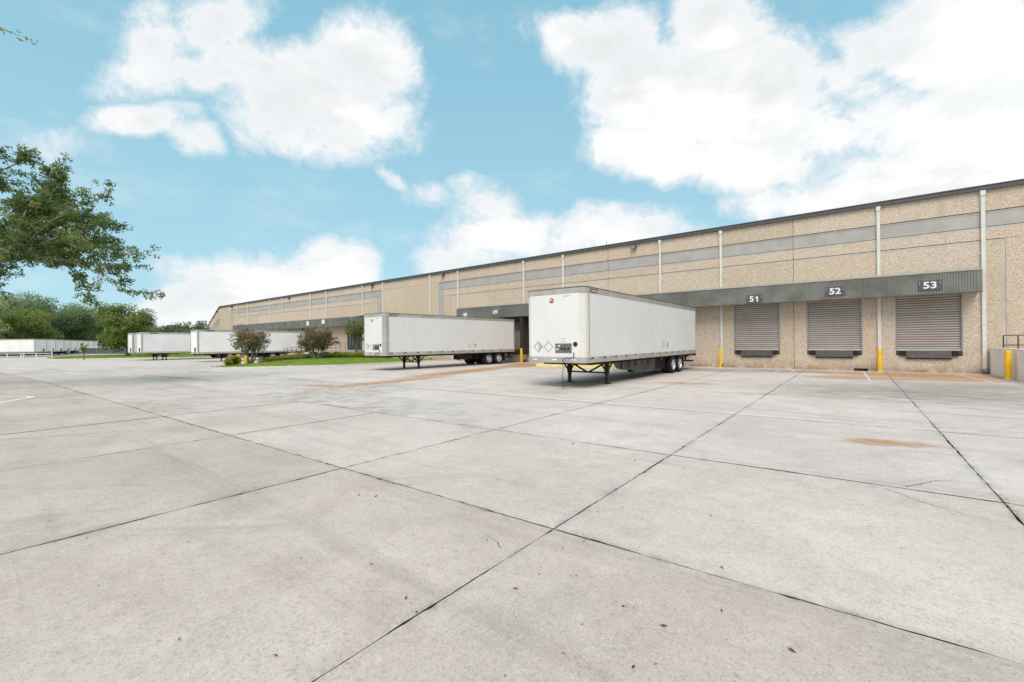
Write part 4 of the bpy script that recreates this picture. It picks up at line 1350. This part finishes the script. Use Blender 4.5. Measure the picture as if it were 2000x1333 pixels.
def blades(name, outline, zfun, n, h, label, mat='blade', wd=0.02):
    xs_ = [p[0] for p in outline]
    ys_ = [p[1] for p in outline]
    def inside(x, y):
        c = False
        j = len(outline) - 1
        for i in range(len(outline)):
            xi, yi = outline[i]
            xj, yj = outline[j]
            if (yi > y) != (yj > y) and x < (xj - xi) * (y - yi) / (yj - yi) + xi:
                c = not c
            j = i
        return c
    V, F, T = [], [], []
    while len(F) < n:
        x, y = random.uniform(min(xs_), max(xs_)), random.uniform(min(ys_), max(ys_))
        if not inside(x, y):
            continue
        z = zfun(x, y)
        a = random.uniform(0, 6.28)
        hh = h * random.uniform(0.5, 1.3)
        lean = random.uniform(0, 0.6) * hh
        w2 = wd * random.uniform(0.6, 1.4)
        i = len(V)
        V += [(x - math.cos(a) * w2, y - math.sin(a) * w2, z - 0.01), (x + math.cos(a) * w2, y + math.sin(a) * w2, z - 0.01), (x + math.sin(a) * lean, y - math.cos(a) * lean, z + hh)]
        F.append((i, i + 1, i + 2))
        t = random.random()
        T += [t * 0.7, t * 0.7, min(1, t + 0.2)]
    me = bpy.data.meshes.new(name)
    me.from_pydata(V, [], F)
    at = me.attributes.new('tone', 'FLOAT', 'POINT')
    at.data.foreach_set('value', T)
    me.materials.append(MATS[mat])
    return tag(link(name, me), label, 'grass', kind='stuff')

ISL = [(-42.6, 13.9), (-41.4, 14.5), (-39.7, 16.0), (-38.0, 17.8), (-36.4, 19.6), (-35.5, 21.0), (-35.3, 23.2), (-35.3, 28.0), (-35.3, 33.2), (-49.2, 33.2), (-50.5, 29.4), (-51.2, 24.0), (-49.4, 19.6), (-47.0, 16.6), (-44.6, 14.4), (-43.6, 13.8)]
def isl_z(x, y):
    # rises away from the kerb towards the hedge
    dmin = 1e9
    for a, b in zip(ISL, ISL[1:] + ISL[:1]):
        A, B, Pp = Vector(a), Vector(b), Vector((x, y))
        t = max(0, min(1, (Pp - A).dot(B - A) / (B - A).length_squared))
        dmin = min(dmin, (A.lerp(B, t) - Pp).length)
    return gz(x) + 0.06 + 0.42 * sstep(dmin / 6.5) + 0.02 * math.sin(x * 2.1) * math.sin(y * 1.7)
poly_mound('lawn', ISL, 'grass', isl_z)
kerb_run([(-43.6, 13.7), (-42.6, 13.75), (-41.3, 14.35), (-39.55, 15.9), (-37.85, 17.7), (-36.25, 19.5), (-35.32, 20.95), (-35.12, 23.2), (-35.12, 33.3)], 'low concrete kerb round the lawn island between the second and third trailers')
kerb_run([(-43.6, 13.7), (-44.7, 14.25), (-47.1, 16.45), (-49.5, 19.5), (-51.3, 24.0)], 'low concrete kerb along the hidden left side of the lawn island')
blades('grass', ISL, isl_z, 42000, 0.085, 'bright green mown grass on the lawn island', wd=0.018)
VER = [(-108.0, 11.6), (-105.4, 14.5), (-101.5, 18.0), (-96.5, 21.4), (-93.5, 25.0), (-93.0, 33.3), (-101.0, 33.6), (-124, 40), (-146, 33), (-142, 24), (-139, 16.5), (-130, 12.8), (-118, 11.2)]
def ver_z(x, y):
    dmin = 1e9
    for a, b in zip(VER, VER[1:] + VER[:1]):
        A, B, Pp = Vector(a), Vector(b), Vector((x, y))
        t = max(0, min(1, (Pp - A).dot(B - A) / (B - A).length_squared))
        dmin = min(dmin, (A.lerp(B, t) - Pp).length)
    return gz(x) + 0.04 + 0.16 * sstep(dmin / 4)
poly_mound('verge', VER, 'grass', ver_z)
kerb_run([(-118, 11.05), (-108.0, 11.4), (-105.2, 14.4), (-101.3, 17.9), (-96.3, 21.3), (-93.3, 24.9), (-92.8, 33.0)], 'pale concrete kerb along the far grass verge')
blades('grass', VER, ver_z, 16000, 0.16, 'rough green grass on the far verge beyond the trailers', wd=0.05)

# ------------------------------------------------------------------ foliage
def leaf_mesh(name, C, size, mat, tone, aspect=2.0, up=0.3, jitter=0.35, outward=None, fold=True):
    """C: (n,3) leaf centres; tone: (n,) 0..1"""
    n = len(C)
    C = np.asarray(C, float)
    N = rng.normal(size=(n, 3))
    N[:, 2] += up
    if outward is not None:
        N += outward
    N /= np.linalg.norm(N, axis=1)[:, None] + 1e-9
    T = rng.normal(size=(n, 3))
    T -= N * np.sum(T * N, axis=1)[:, None]
    T /= np.linalg.norm(T, axis=1)[:, None] + 1e-9
    B = np.cross(N, T)
    s = size * rng.uniform(0.6, 1.35, size=n)
    l = (s * 0.5)[:, None]
    w = (s * 0.5 / aspect)[:, None]
    V = np.empty((n, 4, 3))
    V[:, 0] = C - T * l
    V[:, 1] = C + B * w + N * w * 0.35
    V[:, 2] = C + T * l - N * l * 0.25
    V[:, 3] = C - B * w + N * w * 0.35
    V = V.reshape(-1, 3)
    me = bpy.data.meshes.new(name)
    me.vertices.add(4 * n)
    me.vertices.foreach_set('co', V.ravel())
    me.loops.add(4 * n)
    me.loops.foreach_set('vertex_index', np.arange(4 * n, dtype=np.int32))
    me.polygons.add(n)
    me.polygons.foreach_set('loop_start', np.arange(0, 4 * n, 4, dtype=np.int32))
    me.polygons.foreach_set('loop_total', np.full(n, 4, dtype=np.int32))
    me.update(calc_edges=True)
    t = np.clip(np.asarray(tone) + rng.normal(0, jitter * 0.4, size=n), 0, 1)
    at = me.attributes.new('tone', 'FLOAT', 'POINT')
    at.data.foreach_set('value', np.repeat(t, 4).astype(np.float32))
    me.materials.append(MATS[mat])
    return me

def bent(p, q, sag, n=7, wob=0.12):
    p, q = Vector(p), Vector(q)
    L = (q - p).length
    out = []
    o1 = Vector((random.gauss(0, wob), random.gauss(0, wob), random.gauss(0, wob))) * L * 0.5
    for k in range(n + 1):
        t = k / n
        v = p.lerp(q, t) + o1 * math.sin(math.pi * t) + Vector((0, 0, sag * L * math.sin(math.pi * t)))
        out.append(v)
    return out

def clumps(centres, radii, per, tones, squash=0.7):
    C, T, O = [], [], []
    for c, r, tn in zip(centres, radii, tones):
        k = int(per * r ** 1.6)
        v = rng.normal(size=(k, 3))
        v /= np.linalg.norm(v, axis=1)[:, None]
        rad = r * rng.uniform(0.15, 1.0, size=k) ** 0.55
        q = v * rad[:, None]
        q[:, 2] *= squash
        C.append(q + np.asarray(c))
        # upper leaves of each clump lighter: light from above put into the tone
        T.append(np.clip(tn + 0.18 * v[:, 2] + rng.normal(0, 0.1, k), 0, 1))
        O.append(v * 0.8)
    return np.concatenate(C), np.concatenate(T), np.concatenate(O)

def tree(name, loc, label, height, spread, trunk_h, leaf, mat, per, seed, cat='tree', nlimb=9, bark='bark', group=None, crown_base=None, lean=0.0, clump=(0.16, 0.28), squash=0.75, stems=1, tones=(0.15, 0.75), aspect=1.7, parent_only=False, top=None):
    random.seed(seed)
    global rng
    rng = np.random.default_rng(seed)
    e = tag(empty(name, loc), label, cat, group)
    tb = MB()
    cen, rad, ton = [], [], []
    cb = crown_base if crown_base is not None else trunk_h
    ch = height - cb
    r0_ = height * (0.030 if stems == 1 else 0.021)
    for s_ in range(stems):
        if stems == 1:
            base, fork = Vector((0, 0, -0.15)), Vector((lean, 0, trunk_h))
        else:
            a = 2 * math.pi * s_ / stems + random.uniform(-0.4, 0.4)
            base = Vector((0.06 * math.cos(a) * stems * 0.6, 0.06 * math.sin(a) * stems * 0.6, -0.1))
            fork = Vector((spread * 0.30 * math.cos(a), spread * 0.30 * math.sin(a), trunk_h * random.uniform(0.9, 1.2)))
        pts = bent(base, fork, 0.0, 6, 0.06)
        tb.tube(pts, [r0_ * (1.25 - 0.55 * k / 6) for k in range(7)], 9)
        for l in range(max(2, nlimb // stems)):
            a = 2 * math.pi * (l + random.random() * 0.7) / max(2, nlimb // stems) + s_
            zt = random.random() ** 0.8
            rr = spread * math.sqrt(max(0.05, 1 - (zt * 1.05 - 0.25) ** 2)) * random.uniform(0.45, 0.95)
            tip = Vector((rr * math.cos(a), rr * math.sin(a), cb + ch * (0.12 + 0.78 * zt)))
            if stems > 1:
                tip = tip * 0.75 + (fork * 0.25) + Vector((0, 0, tip.z * 0.25 - fork.z * 0.25))
            limb = bent(fork, tip, 0.10, 7, 0.14)
            tb.tube(limb, [max(0.012, r0_ * 0.62 * (1 - 0.88 * k / 7)) for k in range(8)], 7)
            for k in range(3, 8):
                for q in range(2):
                    off = Vector((random.gauss(0, 1), random.gauss(0, 1), random.gauss(0.2, 0.7))).normalized() * random.uniform(0.08, 0.26) * spread
                    c = limb[k] + off
                    tb.tube([limb[k], limb[k].lerp(c, 0.6) + Vector((0, 0, 0.04)), c], [max(0.008, r0_ * 0.14), max(0.006, r0_ * 0.09), max(0.004, r0_ * 0.04)], 4, cap=False)
                    cen.append(tuple(c))
                    rad.append(spread * random.uniform(*clump))
                    ton.append(random.uniform(*tones))
    C, T, O = clumps(cen, rad, per / (spread ** 1.6) * 10, ton, squash)
    tb.build('trunk', bark, e, smooth=True)
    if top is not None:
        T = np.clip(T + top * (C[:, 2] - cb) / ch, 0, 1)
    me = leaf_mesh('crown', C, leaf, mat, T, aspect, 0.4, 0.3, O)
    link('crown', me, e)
    return e

# overhanging oak at the left, trunk outside the picture
random.seed(21)
rng = np.random.default_rng(21)
oak = tag(empty('oak_tree', (-34.15, -1.42, gz(-33.6))), 'large oak at the left edge with long drooping leafy branches', 'tree')
OX = Vector((-33.6, -1.0, gz(-33.6)))
tips = [(-27.8, 3.7, 10.0), (-30.4, 3.0, 11.0), (-28.7, 1.7, 10.3), (-25.0, 4.6, 8.3), (-29.1, 5.2, 8.2), (-25.3, 5.6, 6.0), (-27.3, 5.3, 6.7), (-24.4, 3.8, 6.4), (-30.6, 4.0, 8.5), (-29.5, 2.4, 8.4), (-33.2, 2.0, 10.3), (-27.0, 3.1, 8.7),
        (-26.6, 2.1, 5.6), (-30.3, 1.7, 4.9), (-31.4, 2.2, 5.8), (-26.0, 4.5, 3.9), (-25.1, 5.8, 4.3), (-28.4, 5.7, 5.9), (-28.6, 3.1, 6.7), (-28.5, 1.8, 6.9), (-28.9, 4.1, 6.1), (-31.7, 0.7, 10.0), (-33.7, 0.4, 7.5),
        (-29.8, 0.9, 5.2), (-36.0, -0.2, 11.6), (-29.2, 3.9, 9.2), (-26.0, 2.5, 6.9), (-26.9, 4.4, 8.1), (-30.9, 2.2, 9.6), (-31.2, 2.0, 7.6), (-29.0, 2.6, 7.6), (-31.5, 3.0, 6.8), (-28.2, 3.4, 9.4), (-25.6, 5.2, 7.2), (-37, -4, 9), (-34, -6, 9.5), (-31, -5, 8), (-38.5, 0.5, 7)]
tb = MB()
fork = Vector((0.3, 0.1, 3.6))
tb.tube(bent((0, 0, -0.2), fork, 0, 6, 0.04), [0.55, 0.47, 0.42, 0.39, 0.37, 0.36, 0.34], 12)
mains = []
for tgt in ((3.2, 2.2, 6.6), (2.6, 1.4, 8.6), (4.6, 3.3, 5.9), (3.5, 3.8, 7.0), (-1.5, -2.5, 7.0), (1.5, 0.5, 5.0)):
    pts = bent(fork, tgt, 0.10, 7, 0.08)
    tb.tube(pts, [0.20 - 0.017 * k for k in range(8)], 9)
    mains.append(pts)
for _ in range(16):
    a_, b_ = random.sample(tips[:30], 2)
    if (Vector(a_) - Vector(b_)).length < 4.5:
        tips.append(tuple((Vector(a_) + Vector(b_)) / 2 + Vector((random.gauss(0, 0.3), random.gauss(0, 0.3), random.gauss(-0.1, 0.3)))))
cen, rad, ton = [], [], []
for tp in tips:
    tl = Vector(tp) - OX
    best = min(((p, m) for m in mains for p in m[2:]), key=lambda z: (z[0] - tl).length)
    lb = bent(best[0], tl, 0.13, 7, 0.12)
    tb.tube(lb, [0.062 - 0.0075 * k for k in range(8)], 6)
    L = (tl - best[0]).length
    for k in range(3, 8):
        for q in range(3 if k > 4 else 2):
            off = Vector((random.gauss(0, 1), random.gauss(0, 1), random.gauss(-0.12, 0.85))).normalized() * random.uniform(0.25, 0.95)
            c = lb[k] + off
            tb.tube([lb[k], lb[k].lerp(c, 0.55) + Vector((0, 0, 0.06)), c], [0.014, 0.010, 0.004], 4, cap=False)
            tone_ = random.choice([random.uniform(0.0, 0.35), random.uniform(0.3, 0.9)])
            for z_ in range(5):
                cen.append(tuple(c.lerp(lb[k], 0.2 * z_) + Vector((random.gauss(0, 0.13), random.gauss(0, 0.13), random.gauss(0, 0.10)))))
                rad.append(random.uniform(0.09, 0.25))
                ton.append(tone_)
C, T, O = clumps(cen, rad, 300, ton, 0.75)
O = O * 0.3
tb.build('trunk', 'bark_grey', oak, smooth=True)
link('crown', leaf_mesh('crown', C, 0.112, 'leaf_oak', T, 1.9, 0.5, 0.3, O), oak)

# a second tree standing left of the viewer; only one twig reaches into view
random.seed(5)
rng = np.random.default_rng(5)
tw = tag(empty('oak_tree', (-12.6, -4.2, 0)), 'tree out of frame whose leafy twig enters at the top left', 'tree')
tb = MB()
tb.tube(bent((0, 0, -0.2), (0.4, 0.8, 5.4), 0, 6, 0.03), [0.26 - 0.02 * k for k in range(7)], 10)
tb.tube([(0.4, 0.8, 5.4), (0.9, 2.6, 7.0), (1.4, 4.2, 7.35), (1.95, 4.75, 6.98)], [0.12, 0.06, 0.03, 0.012], 8)
tb.tube([(1.95, 4.75, 6.98), (2.08, 4.88, 6.90), (2.26, 5.0, 6.82), (2.38, 5.08, 6.76)], [0.010, 0.006, 0.004, 0.002], 5)
C = []
for (x, y, z) in [(1.80, 4.62, 7.02), (1.86, 4.66, 7.0), (1.90, 4.72, 6.97), (1.95, 4.75, 6.95), (1.97, 4.78, 6.91), (2.03, 4.84, 6.93), (2.15, 4.92, 6.93), (2.17, 4.94, 6.80), (2.28, 5.0, 6.80), (2.33, 5.05, 6.78), (2.36, 5.07, 6.72), (2.40, 5.10, 6.77), (1.90, 4.72, 6.70), (1.88, 4.70, 6.68), (1.75, 4.6, 7.0), (1.70, 4.5, 7.05)]:
    C.append((x, y, z))
for k in range(220):
    C.append((random.gauss(0.2, 1.0), random.gauss(-0.6, 0.9), random.uniform(6.4, 8.6)))
tb.build('trunk', 'bark_grey', tw, smooth=True)
link('crown', leaf_mesh('crown', np.array(C), 0.10, 'leaf_olive', np.full(len(C), 0.6), 3.0, 0.0, 0.3), tw)

# woodland behind the parked row: each tree its own
def far_pt(px_az, dist):
    a = R_(px_az)
    return (math.sin(a) * dist, math.cos(a) * dist)
wood = [(-88.5, 196, 19.5, 10), (-91.5, 205, 20, 10), (-86.2, 200, 18.6, 9), (-84.3, 208, 19.6, 8), (-82.8, 215, 18.2, 9), (-81.2, 222, 18.2, 8), (-79.9, 228, 16.8, 8.5), (-87.4, 215, 21, 9), (-85.3, 225, 20.3, 10), (-83.5, 232, 19.5, 9), (-78.7, 236, 16.5, 8), (-77.8, 245, 15, 8), (-80.7, 240, 19.5, 9)]
wl = ['tall dark green tree at the left edge of the woodland behind the parked trailers', None]
protos = []
for k in range(3):
    protos.append(tree('woodland_tree', (0, 0, 0), 'x', 21.0, 8.5, 4.5, 0.50, 'leaf_wood', 85, 100 + k, nlimb=16, crown_base=2.0, clump=(0.22, 0.36), squash=0.8, tones=((0.05, 0.55), (0.2, 0.8), (0.1, 0.65))[k], group='woodland trees behind the parked trailers'))
used = [False] * 3
wnames = ['leftmost', 'second', 'third', 'fourth', 'fifth', 'sixth', 'seventh', 'eighth', 'ninth', 'tenth', 'eleventh', 'twelfth', 'rightmost']
order = sorted(range(len(wood)), key=lambda i: wood[i][0])
for rank, i in enumerate(order):
    az, dist, h, sp = wood[i]
    k = i % 3
    o = protos[k] if not used[k] else copy_tree(protos[k])
    used[k] = True
    x, y = far_pt(az, dist)
    o.location = (x, y, gz(x))
    o.rotation_euler = (0, 0, i * 1.7)
    o.scale = (sp / 8.5, sp / 8.5, h / 21.0)
    o['label'] = wnames[rank] + ' woodland tree from the left, behind the parked trailer row'
# brighter tree at the left edge, nearer
tree('roadside_tree', (*far_pt(-85.6, 168), gz(-168)), 'yellow-green tree in front of the dark woodland at the left edge', 12.5, 6.5, 3.0, 0.42, 'leaf_olive', 70, 41, nlimb=13, crown_base=1.6, clump=(0.22, 0.34), tones=(0.2, 0.85))
tree('roadside_tree', (*far_pt(-88.6, 160), gz(-160)), 'grey-green ragged tree at the far left over the parked trailers', 15.5, 6.5, 3.5, 0.45, 'leaf_wood', 55, 42, nlimb=12, crown_base=2.0, clump=(0.2, 0.32), tones=(0.2, 0.9), bark='bark_grey')
# blossoming tree on the verge
tree('blossom_tree', (-113.5, 22.0, gz(-113)), 'broad green tree with pale pink blossom on the far verge', 10.4, 6.6, 2.0, 0.34, 'leaf_bloom', 105, 51, nlimb=15, crown_base=0.9, clump=(0.17, 0.28), tones=(0.05, 0.65), squash=0.65, stems=1, aspect=1.6)
tree('far_tree', (*far_pt(-73.7, 190), -0.5), 'dark spreading tree far off left of the warehouse, seen over the trailers', 11.2, 7.2, 3.5, 0.55, 'leaf_far', 50, 61, nlimb=12, crown_base=3.0, clump=(0.18, 0.3))
tree('far_tree', (*far_pt(-75.4, 205), -0.5), 'far dark tree between the blossom tree and the spreading tree', 10.0, 6.0, 3.5, 0.55, 'leaf_far', 50, 62, nlimb=10, crown_base=3.0, clump=(0.18, 0.3))
tree('far_tree', (*far_pt(-71.0, 215), -0.5), 'small far tree beside the bent warehouse wing', 10.5, 5.0, 3.0, 0.5, 'leaf_wood', 50, 63, nlimb=9, crown_base=2.0, clump=(0.2, 0.34), tones=(0.3, 0.9))
# crape myrtles on the island
tree('flowering_shrub_tree', (-47.0, 18.35, gz(-47) + 0.28), 'rusty red and green multi-stemmed shrub tree at the island left end', 3.45, 2.5, 1.0, 0.155, 'leaf_myrtle', 46, 71, nlimb=30, crown_base=1.1, clump=(0.06, 0.17), stems=6, tones=(0.0, 0.34), top=0.55, bark='bark_grey', aspect=1.6, squash=0.7)
tree('flowering_shrub_tree', (-43.6, 23.4, gz(-44) + 0.40), 'dark red and green multi-stemmed shrub tree nearer the office entrance', 3.5, 2.4, 0.95, 0.155, 'leaf_myrtle', 58, 72, nlimb=30, crown_base=1.0, clump=(0.07, 0.18), stems=6, tones=(0.0, 0.38), top=0.55, bark='bark_grey', aspect=1.6, squash=0.7)
tree('young_tree', (-43.2, 27.6, gz(-43) + 0.45), 'olive green young tree half hidden by the second trailer nose', 4.5, 1.7, 1.5, 0.13, 'leaf_olive', 42, 73, nlimb=14, crown_base=1.6, clump=(0.10, 0.22), tones=(0.1, 0.7))
# sapling on the kerb
tree('sapling', (-100.3, 13.9, gz(-100)), 'thin young sapling on the verge kerb in front of the parked trailers', 2.9, 0.55, 0.9, 0.14, 'leaf_wood', 10, 81, nlimb=7, crown_base=0.9, clump=(0.2, 0.4))

# hedge and round bush
def bush(name, path, wd, ht, n, label, cat, seed, zf):
    global rng
    rng = np.random.default_rng(seed)
    e = tag(empty(name, (path[0][0], path[0][1], zf(*path[0]))), label, cat)
    o = np.array([path[0][0], path[0][1], zf(*path[0])])
    seg = [(Vector(a), Vector(b)) for a, b in zip(path, path[1:])] or [(Vector(path[0]), Vector(path[0]) + Vector((0.01, 0)))]
    Ls = [(b - a).length for a, b in seg]
    C, T, O = [], [], []
    for _ in range(n):
        i = random.choices(range(len(seg)), Ls)[0]
        a, b = seg[i]
        p = a.lerp(b, random.random())
        an = random.uniform(0, 2 * math.pi)
        r = random.uniform(0.72, 1.0)
        lump = 1 + 0.16 * math.sin(p.x * 5.1 + p.y * 3.3) + 0.1 * math.sin(p.x * 11 + 1)
        dn = (b - a).normalized()
        nn = Vector((dn.y, -dn.x))
        q = p + nn * (wd * r * math.cos(an) * lump) + dn * random.gauss(0, wd * 0.35)
        z = ht * 0.5 * (1 + r * math.sin(an)) * lump
        C.append((q.x, q.y, zf(p.x, p.y) + z))
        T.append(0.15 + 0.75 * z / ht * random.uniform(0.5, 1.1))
        O.append((nn.x * math.cos(an), nn.y * math.cos(an), math.sin(an)))
    C = np.array(C) - o
    mb = MB()
    for a, b in seg:
        m = max(1, int((b - a).length / 0.5))
        for k in range(m):
            p = a.lerp(b, (k + 0.5) / m)
            z = zf(p.x, p.y) - o[2]
            mb.tube([(p.x - o[0], p.y - o[1], z - 0.05), (p.x - o[0] + random.gauss(0, 0.05), p.y - o[1], z + ht * 0.6)], [0.02, 0.008], 5)
    mb.build('stems', 'bark', e)
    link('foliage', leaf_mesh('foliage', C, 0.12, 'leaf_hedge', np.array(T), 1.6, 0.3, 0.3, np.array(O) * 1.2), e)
    return e
random.seed(9)
bush('hedge', [(-46.3, 19.0), (-45.4, 21.3), (-44.2, 24.2), (-41.8, 27.2), (-39.6, 29.4)], 0.48, 0.60, 13000, 'low clipped yellow-green hedge across the lawn island', 'hedge', 91, isl_z)
bush('round_bush', [(-46.55, 16.45), (-46.1, 16.65)], 0.52, 0.78, 2400, 'low round yellow-green bush at the tip of the lawn island', 'bush', 92, isl_z)

# weeds in the joint at the right, fallen leaves on the slabs
random.seed(13)
V, F, T = [], [], []
for k in range(90):
    y = random.choice([random.gauss(7.65, 0.16), random.uniform(6.6, 9.6), random.gauss(7.3, 0.12)])
    x = 1.36 + random.gauss(0, 0.014) + (random.gauss(0, 0.02) if abs(y - 7.65) < 0.2 else 0)
    a = random.uniform(0, 6.28)
    h = random.uniform(0.006, 0.02)
    i = len(V)
    V += [(x, y, 0.0), (x + 0.012 * math.cos(a), y + 0.012 * math.sin(a), h * 0.6), (x + 0.03 * math.cos(a), y + 0.03 * math.sin(a), h), (x + 0.012 * math.cos(a + 1), y + 0.012 * math.sin(a + 1), h * 0.5)]
    F.append((i, i + 1, i + 2, i + 3))
    T += [random.random()] * 4
me = bpy.data.meshes.new('weeds')
me.from_pydata(V, [], F)
at = me.attributes.new('tone', 'FLOAT', 'POINT')
at.data.foreach_set('value', T)
me.materials.append(MATS['blade'])
tag(link('weeds', me), 'small green weeds growing in the right-hand slab joint', 'weeds', kind='stuff')
C = []
for k in range(300):
    r = 2.0 + 22 * random.random() ** 1.5
    a = R_(random.uniform(-90, 14))
    C.append((math.sin(a) * r, math.cos(a) * r))
V, F, T = [], [], []
for (x, y) in C:
    s_ = random.choice([0.007, 0.009, 0.012, 0.016, 0.024]) * random.uniform(0.7, 1.2)
    a = random.uniform(0, 6.28)
    z = gz(x) + 0.006
    ca, sa = math.cos(a), math.sin(a)
    i = len(V)
    V += [(x - ca * s_, y - sa * s_, z), (x + sa * s_ * 0.4, y - ca * s_ * 0.4, z + s_ * random.uniform(0.1, 0.4)), (x + ca * s_, y + sa * s_, z + s_ * random.uniform(0, 0.5)), (x - sa * s_ * 0.4, y + ca * s_ * 0.4, z + s_ * random.uniform(0.1, 0.4))]
    F.append((i, i + 1, i + 2, i + 3))
    T += [random.random()] * 4
me = bpy.data.meshes.new('fallen_leaves')
me.from_pydata(V, [], F)
at = me.attributes.new('tone', 'FLOAT', 'POINT')
at.data.foreach_set('value', T)
me.materials.append(MATS['leaf_dry'])
tag(link('fallen_leaves', me), 'scattered dry brown leaves and bits lying on the concrete', 'leaves', kind='stuff')
